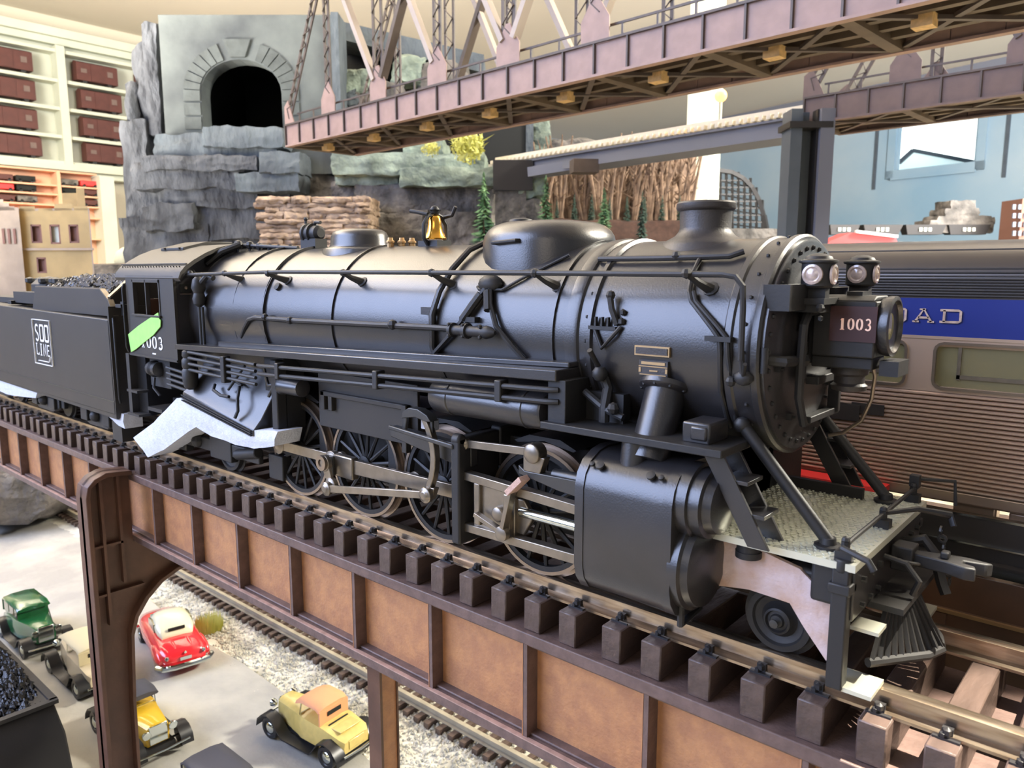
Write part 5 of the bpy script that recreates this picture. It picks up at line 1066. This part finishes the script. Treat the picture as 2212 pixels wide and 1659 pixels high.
# green tape, foam sheets (separate things)
m=MB(); P=[(-3.256,.512),(-3.150,.553),(-2.967,.612),(-2.962,.590),(-2.950,.582),(-2.956,.558),(-3.02,.523),(-3.12,.484),(-3.19,.455),(-3.238,.440)]
m.ext(P,'xz',-.3065,-.3035); single('green_tape',m,'tape','strip of lime green masking tape stuck across the cab side under its window','tape',loc=(-3.1,-.305,.42))
def sheet(name,top,bot,y0,y1,mt,label,cat,amp=.01,sub=4):
    m=MB(); n=len(top); T=[];B=[]
    for i in range(n-1):
        for k in range(sub): t=k/sub; T.append((top[i][0]*(1-t)+top[i+1][0]*t,top[i][1]*(1-t)+top[i+1][1]*t)); B.append((bot[i][0]*(1-t)+bot[i+1][0]*t,bot[i][1]*(1-t)+bot[i+1][1]*t))
    T.append(top[-1]);B.append(bot[-1]); rings=[]
    for (tx,tz),(bx,bz) in zip(T,B):
        r=[]
        for j in range(7):
            u=j/6; x=tx*(1-u)+bx*u; z=tz*(1-u)+bz*u; w=noise.noise(Vector((x*9,z*9,1)))*amp; r.append((x,y0+w+.012*abs(u-.5),z+w*.5))
        for j in range(6,-1,-1):
            u=j/6; r.append((tx*(1-u)+bx*u,y1,tz*(1-u)+bz*u))
        rings.append(r)
    m.loft(rings); lo=min(p[2] for p in m.v); cx=sum(p[0] for p in m.v)/len(m.v)
    return single(name,m,mt,label,cat,loc=(cx,(y0+y1)/2,lo),smooth=60)
sheet('packing_foam',[(-3.30,.07),(-3.10,.16),(-2.88,.285),(-2.80,.29),(-2.60,.262),(-2.40,.225),(-2.30,.24),(-2.18,.25)],[(-3.17,.005),(-3.03,.055),(-2.80,.165),(-2.74,.190),(-2.64,.165),(-2.48,.170),(-2.34,.165),(-2.20,.20)],-.300,-.20,'foam','white packing foam sheet wedged under the cab and bent down onto the rail','foam',.012)
sheet('packing_foam',[(-3.98,.185),(-3.7,.165),(-3.43,.15)],[(-3.86,.155),(-3.66,.125),(-3.43,.085)],-.285,-.2,'foam','white packing foam strip hanging below the front of the tender','foam',.008)
sheet('packing_foam',[(-5.3,.16),(-5.0,.165),(-4.45,.16)],[(-5.3,.07),(-4.95,.07),(-4.55,.10)],-.285,-.2,'foam','white packing foam strip below the tender at the left edge of the photo','foam',.008)
sheet('packing_foam',[(-.715,.215),(-.60,.222),(-.50,.20),(-.46,.168),(-.43,.165),(-.405,.165)],[(-.715,.112),(-.60,.128),(-.515,.125),(-.485,.085),(-.44,.032),(-.407,.05)],-.213,-.196,'pink','pinkish packing foam sheet hanging under the pilot deck beside the small wheel','foam',.004)
# ================================================================== tender
tn=thing('tender','black coal tender coupled behind the cab with a white emblem on its side','tender',(-4.3,0,0))
m=MB(); m.ext([(-5.8,.155),(-5.8,.595),(-3.46,.563),(-3.46,.145)],'xz',-.30,.30); body=part('tank_body',m,'tnd',tn,bevel=.004)
m=MB(); m.ext([(-5.8,.155),(-5.8,.17),(-3.46,.16),(-3.46,.125)],'xz',-.296,.296); m.bb(-3.47,-3.455,-.30,.30,.13,.62); part('side_sill',m,'tnd',body)
m=MB(); m.ext([(-5.8,.216),(-5.8,.220),(-3.46,.207),(-3.46,.203)],'xz',-.3022,-.30); part('seam_strip',m,'rod2',body)
m=MB(); m.ext([(-4.50,.575),(-4.44,.690),(-3.58,.690),(-3.50,.645),(-3.46,.575)],'xz',-.27,-.255); m.ext([(-4.50,.575),(-4.44,.690),(-3.58,.690),(-3.50,.645),(-3.46,.575)],'xz',.255,.27)
m.ext([(-.27,.56),(.27,.56),(.27,.66),(.18,.74),(.05,.78),(-.05,.78),(-.18,.74),(-.27,.66)],'yz',-3.52,-3.50); bk=part('coal_bunker',m,'tnd',tn)
m=MB(); m.beam((-3.58,-.27,.692),(-3.50,-.27,.647),.022,.006); m.beam((-3.50,-.27,.647),(-3.455,-.27,.577),.022,.006); m.beam((-4.44,-.262,.693),(-3.58,-.262,.693),.012,.006); m.ext([(-.275,.66),(-.18,.742),(-.05,.784),(.05,.784),(.05,.778),(-.05,.778),(-.18,.735),(-.27,.655)],'yz',-3.525,-3.495); part('bunker_coping',m,'chr' if 0 else 'rod',bk,'worn silvery coping')
m=MB(); m.bb(-3.455,-3.40,-.27,-.24,.615,.63); m.bb(-3.45,-3.42,-.25,-.24,.58,.64); m.tube([(-3.44,-.285,.2),(-3.435,-.29,.22),(-3.435,-.29,.55),(-3.45,-.285,.57)],.005); m.bb(-3.45,-3.30,-.15,.15,.42,.44); m.bb(-3.45,-3.36,-.2,.2,.14,.42); part('front_fittings',m,'blk2',tn)
cm=MB(); rnd=random.Random(5)
def ch(x,y): return .665+.075*max(0,1-(y/.26)**2)+.02*noise.noise(Vector((x*5,y*5,2)))
cm.add([(-4.44+.93*i/20,-.255+.51*j/12,ch(-4.44+.93*i/20,-.255+.51*j/12)-.01) for j in range(13) for i in range(21)],[(j*21+i,j*21+i+1,(j+1)*21+i+1,(j+1)*21+i) for j in range(12) for i in range(20)])
for i in range(1500):
    x=rnd.uniform(-4.42,-3.55);y=rnd.uniform(-.25,.25);r=rnd.uniform(.008,.021);z=ch(x,y); a=rnd.random()*6
    vs=[(x+r*math.cos(a+k*PI/2)*rnd.uniform(.6,1.2),y+r*math.sin(a+k*PI/2)*rnd.uniform(.6,1.2),z+rnd.uniform(-.003,.004)) for k in range(4)]+[(x+rnd.uniform(-.4,.4)*r,y,z+r*.9)]
    cm.add(vs,[(0,1,4),(1,2,4),(2,3,4),(3,0,4)])
part('coal_load',cm,'coal',tn,smooth=0,kind='stuff')
m=MB()
for i in range(260):
    x=rnd.uniform(-4.2,-3.6);y=rnd.uniform(-.24,.0);r=rnd.uniform(.006,.013);z=ch(x,y)+.010; m.add([(x+r,y,z),(x,y+r,z+.002),(x-r,y,z),(x,y-r,z),(x,y,z+r)],[(0,1,4),(1,2,4),(2,3,4),(3,0,4)])
part('coal_glints',m,'coalg',tn,smooth=0,kind='stuff')
m=MB(); m.bb(-5.6,-4.9,-.2,.2,.59,.62); m.bb(-4.86,-4.5,-.25,.25,.6,.66); m.ball((-4.75,-.1,.68),.09,10,(1.4,1,.7)); m.ball((-4.62,.05,.69),.07,8); m.bb(-4.9,-4.84,-.27,-.2,.59,.61)
for i in range(7): m.ball((-4.9+.07*i,-.15+.03*(i%3),.72),.028,7,(1.3,1,.7))
part('tender_hatches',m,'blk2',tn)
# emblem on the tender side: white frame with hand-drawn letters
ex,ez,ew,eh=-4.415,.298,.245,.225
em=MB()
for a,b in (((0,0),(1,0)),((1,0),(1,1)),((1,1),(0,1)),((0,1),(0,0))):
    em.beam((ex+a[0]*ew,-.302,ez+a[1]*eh+.005),(ex+b[0]*ew,-.302,ez+b[1]*eh+.005),.003,.010,(0,-1,0) if a[0]!=b[0] else (0,-1,0))
emb=part('emblem_frame',em,'wht',tn,'white rectangular emblem with hand-drawn lettering')
part('emblem_letters',letters('SOO',(ex+.02,-.3015,ez+.118),(1,0,0),(0,0,1),(0,-1,0),.058,.092,.18,.0015,.05),'wht',emb)
part('emblem_letters',letters('LINE',(ex+.018,-.3015,ez+.048),(1,0,0),(0,0,1),(0,-1,0),.043,.062,.2,.0015,.1),'wht',emb)
m=MB(); m.beam((ex+.05,-.302,ez+.022),(ex+.2,-.302,ez+.022),.0025,.012,(0,-1,0)); m.beam((ex+.2,-.302,ez+.022),(ex+.22,-.302,ez+.05),.0025,.010,(0,-1,0)); part('emblem_underline',m,'wht',emb)
for cx in (-3.85,-4.55,-5.3):
    for dx in (-.13,.13):
        for s in (-1,1):
            m=MB(); m.lathe((cx+dx,s*.165,.08),(0,s,0),[(-.012,.09),(-.006,.09),(-.004,.08),(.01,.078),(.012,.03),(.03,.026)],24); part('tender_wheel',m,'blk2',tn)
    m=MB(); m.bb(cx-.24,cx+.24,-.225,-.205,.06,.10); m.ext([(cx-.2,.06),(cx-.1,.03),(cx+.1,.03),(cx+.2,.06),(cx+.2,.10),(cx+.1,.135),(cx-.1,.135),(cx-.2,.10)],'xz',-.235,-.21); m.bb(cx-.17,cx-.09,-.25,-.23,.05,.11); m.bb(cx+.09,cx+.17,-.25,-.23,.05,.11); m.ball((cx,-.24,.085),.03,10); m.bb(cx-.24,cx+.24,-.2,.2,.1,.13); part('truck_frame',m,'blk2',tn,bevel=.004)
m=MB(); m.bb(-5.8,-3.5,-.2,.2,.12,.16); m.bb(-3.56,-3.46,-.28,-.2,.02,.14); part('tender_frame',m,'blk2',tn)
# ================================================================== passenger coach on the next track
co=thing('passenger_coach','fluted silver passenger coach with a blue lettered band behind the locomotive','railway coach',(-1.5,.9,0))
CX0,CX1=-5.2,1.6; Y=.60
m=MB(); m.bb(CX0,CX1,Y+.012,1.22,.19,.70); part('car_body',m,'silr',co)
m=MB(); m.bb(CX0,CX1,Y,Y+.014,.602,.700); bandp=part('letter_band',m,'blue',co,'plain deep blue band carrying silver lettering')
part('band_lettering',letters('RAILROAD',(-.9045,Y-.002,.637),(1,0,0),(0,0,1),(0,-1,0),.050,.036,.27,.002),'lens',bandp,'silvery slab lettering')
m=MB(); m.bb(CX0,CX1,Y-.002,Y+.014,.594,.602); m.bb(CX0,CX1,Y+.004,Y+.014,.575,.594); part('belt_rail',m,'sil',co)
# window zone with real openings
wins=[]; x=-.462
wins=[(-.462,-.20),(-.71,-.536),(-1.06,-.80),(-1.41,-1.15),(-.12,.14),(.22,.48),(.56,.82)]
wins.sort(); m=MB(); px=CX0
for a,b in wins: m.bb(px,a,Y,Y+.012,.455,.597); m.bb(a,b,Y,Y+.012,.455,.470); m.bb(a,b,Y,Y+.012,.580,.597); px=b
m.bb(px,CX1,Y,Y+.012,.455,.597); part('window_panel',m,'sil',co,smooth=0)
for a,b in wins:
    m=MB(); P=[]; z0,z1=.468,.582; r=.018
    def rrp(g): 
        return [(cx+math.cos(t)*(r+g),cz+math.sin(t)*(r+g)) for (cx,cz,a0) in ((b-r,z1-r,0),(a+r,z1-r,90),(a+r,z0+r,180),(b-r,z0+r,270)) for t in [math.radians(a0+30*k) for k in range(4)]]
    A,B=rrp(.006),rrp(-.001); k=len(A)
    m.add([(p[0],Y-.006,p[1]) for p in A]+[(p[0],Y-.006,p[1]) for p in B]+[(p[0],Y+.01,p[1]) for p in A]+[(p[0],Y+.01,p[1]) for p in B],[f for i in range(k) for f in ((i,(i+1)%k,k+(i+1)%k,k+i),(i,2*k+i,2*k+(i+1)%k,(i+1)%k),(k+i,k+(i+1)%k,3*k+(i+1)%k,3*k+i))])
    wf=part('coach_window',m,'rim',co); m=MB(); m.bb(a,b,Y+.007,Y+.011,.465,.585); part('pane',m,'wing',wf)
    m=MB(); m.bb(a+.05,b-.02,Y+.003,Y+.008,.493,.503); m.bb(a+.05,a+.058,Y+.003,Y+.008,.49,.575); part('inner_frame',m,'rod',wf)
for i in range(22):
    z=.449-.0118*i; m=MB(); P=[(Y+.010,z-.0056),(Y-.001,z-.0045),(Y-.005,z-.0015),(Y-.005,z+.0015),(Y-.001,z+.0045),(Y+.010,z+.0056)]; m.ext(P,'yz',CX0,CX1); part('side_flute',m,'sil',co)
m=MB(); m.bb(-.663,-.577,Y-.007,Y+.004,.375,.405); m.bb(-.735,-.64,Y-.010,Y+.004,.352,.398); part('access_plate',m,'silr',co)
rf=[(Y,.700),(Y,.755),(Y+.02,.79),(Y+.06,.82),(Y+.13,.843),(Y+.31,.858),(Y+.49,.843),(Y+.56,.82),(Y+.60,.79),(Y+.62,.755),(Y+.62,.700)]
m=MB(); m.ext([p for p in rf][::-1],'yz',CX0,CX1); roofc=part('coach_roof',m,'silr',co,smooth=50)
for i in range(15):
    t=i/14
    if t<.5: p=(Y-.001,.707+.1*t)
    else:
        q=(t-.5)*2; p=(Y+.002+.075*q**1.5,.757+.068*q)
    m=MB(); m.tube([(CX0,p[0],p[1]),(CX1,p[0],p[1])],.0032,6); part('roof_flute',m,'spk',roofc)
m=MB(); m.bb(CX0,CX1,Y+.01,1.2,.16,.195); m.bb(-.40,-.30,Y+.04,Y+.1,.08,.16); m.bb(-.27,-.1,Y+.02,Y+.1,.10,.16); m.bb(-.06,.1,Y+.03,Y+.1,.08,.16); m.bb(-1.4,-.9,Y+.04,Y+.2,.05,.16); part('underframe',m,'sil',co,bevel=.006)
for dx in (-4.4,-3.9,.6,1.1):
    m=MB(); m.lathe((dx,.74,.09),(0,-1,0),[(-.01,.095),(0,.095),(.004,.085),(.015,.08),(.018,.02)],24); part('coach_wheel',m,'blk2',co)
# second girder bridge beneath the coach
g2=thing('girder_bridge','dark girder bridge with bright top edges carrying the silver passenger coach','bridge',(-2,.9,-.5))
m=MB(); m.bb(-8,1.6,.50,.518,-.02,.165); m.bb(-8,1.6,.47,.50,.055,.060); part('parapet_plate',m,'dark' if 0 else 'spk',g2)
for (y0,y1,z0,z1) in ((.498,.52,.163,.169),(.492,.50,.094,.098),(.462,.50,.026,.034)): m=MB(); m.bb(-8,1.6,y0,y1,z0,z1); part('edge_strip',m,'chr',g2,'bright steel edge strip')
m=MB(); m.bb(-8,1.6,.46,.52,-.07,.026); m.bb(-8,1.6,.44,.52,-.078,-.07); part('side_sill',m,'wood',g2)
m=MB(); m.bb(-8,1.6,.436,.446,-.076,-.068); part('lower_edge_strip',m,'brs2',g2,'bronze coloured edge strip')
m=MB(); m.bb(-8,1.6,.46,.475,-.75,-.075); part('lower_web',m,'wood',g2)
for i in range(12): m=MB(); m.bb(-4.0+.45*i,-3.96+.45*i,.44,.46,-.75,-.08); part('stiffener',m,'wood',g2)
m=MB(); m.bb(-8,1.6,.52,1.35,-.12,-.05); part('deck',m,'wood',g2)
for yy in (.75,1.07): m=MB(); m.ext([(yy+p[0],p[1]) for p in rp],'yz',-8,1.6); part('rail',m,'rail',g2)
tm=MB(); tm.bb(-.026,.026,-.24,.24,-.02,.02); t2=mesh('bridge_tie',tm,'tie'); x=-3
while x<1.5: inst('bridge_tie',t2,g2,(x+2,.01,.43)); x+=.1145
single('coach_awning',MB().bb(-1.3,-.55,.53,.60,.17,.186),'fred','red strip lying behind the pilot at the foot of the silver coach','strip',loc=(-.9,.56,.17))
# ================================================================== road vehicles on the street
def wheel_pair(par,x,y,r,hub='chr',wd=.045):
    for s in (-1,1):
        m=MB(); m.lathe((x,s*y,r),(0,s,0),[(-wd/2,r*.8),(-wd/2,r*.95),(-wd*.2,r),(wd*.2,r),(wd/2,r*.93),(wd/2,r*.66),(wd*.3,r*.6),(wd*.35,r*.3),(wd*.5,r*.2),(wd*.5,.002)],20); w_=part('wheel',m,'tyre',par)
        m=MB(); m.lathe((x,s*(y+wd*.3),r),(0,s,0),[(0,r*.5),(wd*.2,r*.42),(wd*.35,r*.2),(wd*.36,.002)],14); part('hub_cap',m,hub,w_)
def blob(sec,n=16,e=2.6):
    "sec: list of (x,halfwidth,z0,z1) superelliptic body sections"
    R=[]
    for x,w,z0,z1 in sec:
        r=[]
        for i in range(n):
            a=2*PI*(i+.5)/n; c,s=math.cos(a),math.sin(a); r.append((x,w*math.copysign(abs(c)**(2/e),c),(z0+z1)/2+(z1-z0)/2*math.copysign(abs(s)**(2/e),s)))
        R.append(r)
    return R
# red convertible: local frame, nose towards +x
def red_car(loc,rz):
    t=thing('toy_car','red model convertible with a cream top parked beside the ballast','car',loc,rz,local=True)
    m=MB(); m.loft(blob([(-.56,.10,.09,.16),(-.55,.17,.07,.21),(-.50,.205,.06,.245),(-.36,.222,.05,.265),(-.1,.225,.05,.27),(.18,.225,.05,.275),(.38,.215,.05,.27),(.50,.19,.06,.245),(.55,.14,.08,.20)],20,3.2)); b=part('body',m,'carR',t,smooth=50)
    m=MB(); m.loft(blob([(-.28,.14,.24,.29),(-.22,.165,.24,.36),(-.10,.172,.24,.405),(.04,.168,.24,.41),(.12,.155,.24,.39),(.155,.14,.24,.33)],20,2.7)); tp=part('soft_top',m,'carC',t,smooth=50)
    m=MB(); m.bb(-.268,-.255,-.075,.075,.318,.345); part('rear_window',m,'dark',tp)
    for s in (-1,1):
        m=MB(); m.ext([(-.14,.285),(.10,.285),(.09,.355),(-.02,.375),(-.12,.36)],'xz',s*.160,s*.176); part('side_window',m,'wing',tp)
        m=MB(); m.loft(blob([(-.52,.02,.13,.17),(-.45,.035,.08,.22),(-.30,.04,.07,.235),(-.15,.02,.08,.20)],12,2)); m.v=[(x,y+s*.205,z) for x,y,z in m.v]; part('rear_fender',m,'carR',t,smooth=60)
        m=MB(); m.ball((-.555,s*.16,.19),.022,8); part('tail_lamp',m,'chr',t)
    m=MB(); m.tube([(-.50,-.245,.105),(-.57,-.20,.105),(-.59,-.1,.105),(-.59,.1,.105),(-.57,.20,.105),(-.50,.245,.105)],.026,8); part('rear_bumper',m,'chr',t)
    m=MB(); m.tube([(.50,-.23,.105),(.57,-.15,.105),(.58,.15,.105),(.50,.23,.105)],.024,8); part('front_bumper',m,'chr',t)
    m=MB(); m.bb(-.575,-.55,-.05,.05,.15,.18); m.ball((-.56,0,.215),.014,6); part('trunk_handle',m,'chr',t)
    for y in (-.07,.07): m=MB(); m.loft(blob([(-.50,.008,.235,.245),(-.42,.018,.245,.262),(-.34,.014,.255,.268)],8,2)); m.v=[(x,yy+y,z) for x,yy,z in m.v]; part('trunk_rib',m,'carR',t)
    m=MB(); m.ext([(.155,.27),(.165,.27),(.12,.37),(.11,.37)],'xz',-.15,.15); part('windscreen',m,'chr',t)
    wheel_pair(t,-.34,.20,.075); wheel_pair(t,.36,.20,.075)
    return t
def old_car(loc,rz,label,body,top,closed=False,rumble=False,top_z=(.33,.43),tx=(-.2,.06)):
    "1920s motor car: nose +x"
    t=thing('toy_car',label,'car',loc,rz,local=True)
    m=MB(); m.loft([[(x,-w,z0),(x,-w*1.04,(z0+z1)/2),(x,-w*.96,z1-.01),(x,-w*.6,z1+h),(x,w*.6,z1+h),(x,w*.96,z1-.01),(x,w*1.04,(z0+z1)/2),(x,w,z0)] for x,w,z0,z1,h in ((-.46,.125,.12,.22,0),(-.42,.15,.10,.245,.0),(-.25,.16,.10,.28,.0),(.02,.155,.10,.29,.0),(.09,.135,.10,.285,.012),(.30,.10,.11,.28,.018),(.385,.088,.12,.275,.018),(.39,.08,.12,.27,.015))]); b=part('body',m,body,t,smooth=40)
    m=MB(); m.bb(.388,.402,-.072,.072,.13,.285); part('radiator',m,'chr',t,bevel=.004)
    tx0,tx1=tx
    m=MB(); rg=[]
    for x,z in ((tx0,top_z[1]-.03),(tx0+.04,top_z[1]-.005),(tx1-.05,top_z[1]),(tx1+.02,top_z[1]-.025)): rg.append([(x,-.155,z-.022),(x,-.145,z-.004),(x,-.07,z+.010),(x,.07,z+.010),(x,.145,z-.004),(x,.155,z-.022),(x,.14,z-.03),(x,-.14,z-.03)])
    m.loft(rg); 
    m.bb(tx0-.008,tx0+.006,-.15,.15,.27,top_z[1]-.04)
    tp=part('roof' if closed else 'folding_top',m,top,t,smooth=50)
    m=MB(); m.bb(tx0-.014,tx0-.009,-.07,.07,.33,.365); part('rear_window',m,'dark',tp)
    if closed:
        m=MB(); m.bb(tx0,tx1-.02,-.142,.142,.27,top_z[1]-.03); part('cabin',m,body,t)
        for s in (-1,1):
            for a,c in ((-.38,-.24),(-.21,-.08),(-.05,.03)): m=MB(); m.bb(a,c,s*.141,s*.146,.295,.385); part('side_window',m,'wing',t)
    else:
        m=MB()
        for s in (-1,1): m.beam((.05,s*.135,.285),(.02,s*.14,top_z[1]-.03),.008,.008)
        m.bb(.04,.045,-.13,.13,.285,.30); part('windscreen_frame',m,'chr',t)
        m=MB(); m.bb(-.19,.02,-.13,.13,.2,.27); part('seat',m,'dgry',t)
    if rumble:
        m=MB(); m.bb(-.40,-.27,-.105,.105,.262,.272); m.ext([(-.41,.20),(-.395,.20),(-.42,.262),(-.435,.262)],'xz',-.1,.1) if 0 else None; r_=part('rumble_lid',m,body,t,bevel=.004)
        m=MB(); m.bb(-.262,-.248,-.10,.10,.265,.283); part('rumble_gap',m,'dark',r_); m=MB(); m.bb(-.466,-.455,-.08,.08,.14,.21); part('tail_panel',m,body,t,bevel=.004)
    for s in (-1,1):
        m=MB(); P=[(.50,.09),(.485,.15),(.43,.20),(.36,.215),(.29,.19),(.23,.12),(.18,.075),(-.16,.075),(-.2,.12),(-.26,.20),(-.34,.225),(-.42,.20),(-.475,.14),(-.49,.09)]; n=len(P)
        rg=[[(x,s*.135,z),(x,s*.235,z-.005),(x,s*.235,z-.017),(x,s*.135,z-.012)] for x,z in P]; m.loft(rg); part('fender',m,'tyre',t,smooth=50)
        m=MB(); m.lathe((.42,s*.105,.245),(1,0,0),[(-.03,.012),(-.01,.03),(.015,.034),(.018,.03),(.019,.003)],14); part('headlamp',m,'chr',t)
    wheel_pair(t,.35,.20,.095,wd=.04); wheel_pair(t,-.34,.20,.095,wd=.04)
    m=MB(); m.bb(-.48,.42,-.12,.12,.07,.11); m.cyl((.35,-.2,.095),(.35,.2,.095),.01); m.cyl((-.34,-.2,.095),(-.34,.2,.095),.01); part('chassis',m,'tyre',t)
    m=MB(); m.tube([(.50,-.2,.12),(.515,0,.12),(.50,.2,.12)],.010); part('front_bumper',m,'chr',t); m=MB(); m.tube([(-.50,-.17,.13),(-.515,0,.13),(-.50,.17,.13)],.009); part('rear_bumper',m,'chr',t)
    return t
Z=GZ
red_car((-5.74,.86,Z),math.radians(168)).scale=(.8,.8,.8)
for a in (((-3.87,.93,Z),math.radians(186),'sandy yellow model roadster with an orange tan folding top and open rumble seat','carT','orng',False,True,(.33,.43),(-.20,.06)),
 ((-4.77,.19,Z),0,'amber yellow model car with a dark grey top half hidden behind the tall bent','carY','dgry',False,False,(.33,.42),(-.20,.06)),
 ((-5.81,.26,Z),math.radians(180),'cream model car with a pale tan roof left of the tall bent','carB','tan',False,False,(.33,.43),(-.28,.20)),
 ((-6.74,.20,Z),0,'dark green model sedan with chrome lamps at the left edge','carG','carG',True,False,(.33,.43),(-.42,.06)),
 ((-3.55,.17,Z),0,'white model car with a dark grey roof at the bottom edge of the photo','carC','dgry',True,False,(.33,.43),(-.42,.06))):
    old_car(*a).scale=(.77,.77,.77)
# hopper in the near left corner
hp=thing('coal_hopper','black open hopper wagon heaped with coal in the bottom left corner','wagon',(-5,-.8,GZ))
m=MB(); m.loft([[(-7,-1.1,-2.05),(-3.72,-1.1,-2.05),(-3.72,-.47,-2.05),(-7,-.47,-2.05)],[(-7,-1.1,-1.48),(-3.92,-1.1,-1.48),(-3.92,-.47,-1.48),(-7,-.47,-1.48)],[(-7,-1.1,-1.36),(-4.05,-1.1,-1.36),(-4.05,-.475,-1.36),(-7,-.475,-1.36)]]); hb=part('hopper_body',m,'blk2',hp,bevel=.01)
m=MB(); m.beam((-7,-.475,-1.355),(-4.04,-.475,-1.355),.035,.02); m.beam((-4.04,-1.1,-1.355),(-4.04,-.46,-1.355),.035,.02); part('top_rim',m,'blk2',hb)
for i in range(8): m=MB(); m.bb(-6.9+.36*i,-6.86+.36*i,-.475,-.45,-2.02,-1.38); part('side_rib',m,'blk2',hb)
cm=MB(); rnd=random.Random(9)
def hz(x,y): return -1.27-.07*abs((y+.79)/.30)**3-.075*max(0,(x+4.55)/.45)**2
cm.rock((-5.6,-.79,-1.42),(3.0,.58,.12),9,.02,2,.95)
for i in range(6500):
    x=rnd.uniform(-6.4,-4.08);y=rnd.uniform(-1.07,-.50); z=hz(x,y)+rnd.uniform(-.012,.012);r=rnd.uniform(.010,.028)
    cm.add([(x+r,y,z),(x,y+r*rnd.uniform(.6,1.2),z),(x-r,y,z),(x,y-r,z),(x+rnd.uniform(-.5,.5)*r,y,z+r)],[(0,1,4),(1,2,4),(2,3,4),(3,0,4)])
part('coal_heap',cm,'coal',hp,smooth=0,kind='stuff')
m=MB()
for i in range(600):
    x=rnd.uniform(-6.2,-4.10);y=rnd.uniform(-1.05,-.50); z=hz(x,y)+.012;r=rnd.uniform(.007,.015); m.add([(x+r,y,z),(x,y+r,z),(x-r,y,z),(x,y-r,z),(x,y,z+r)],[(0,1,4),(1,2,4),(2,3,4),(3,0,4)])
part('coal_glints',m,'coalg',hp,smooth=0,kind='stuff')
for x in (-5.6,-4.3):
    m=MB(); m.lathe((x,-.60,GZ+.09),(0,1,0),[(0,.085),(.02,.08),(.025,.02)],20); part('wagon_wheel',m,'blk2',hp)
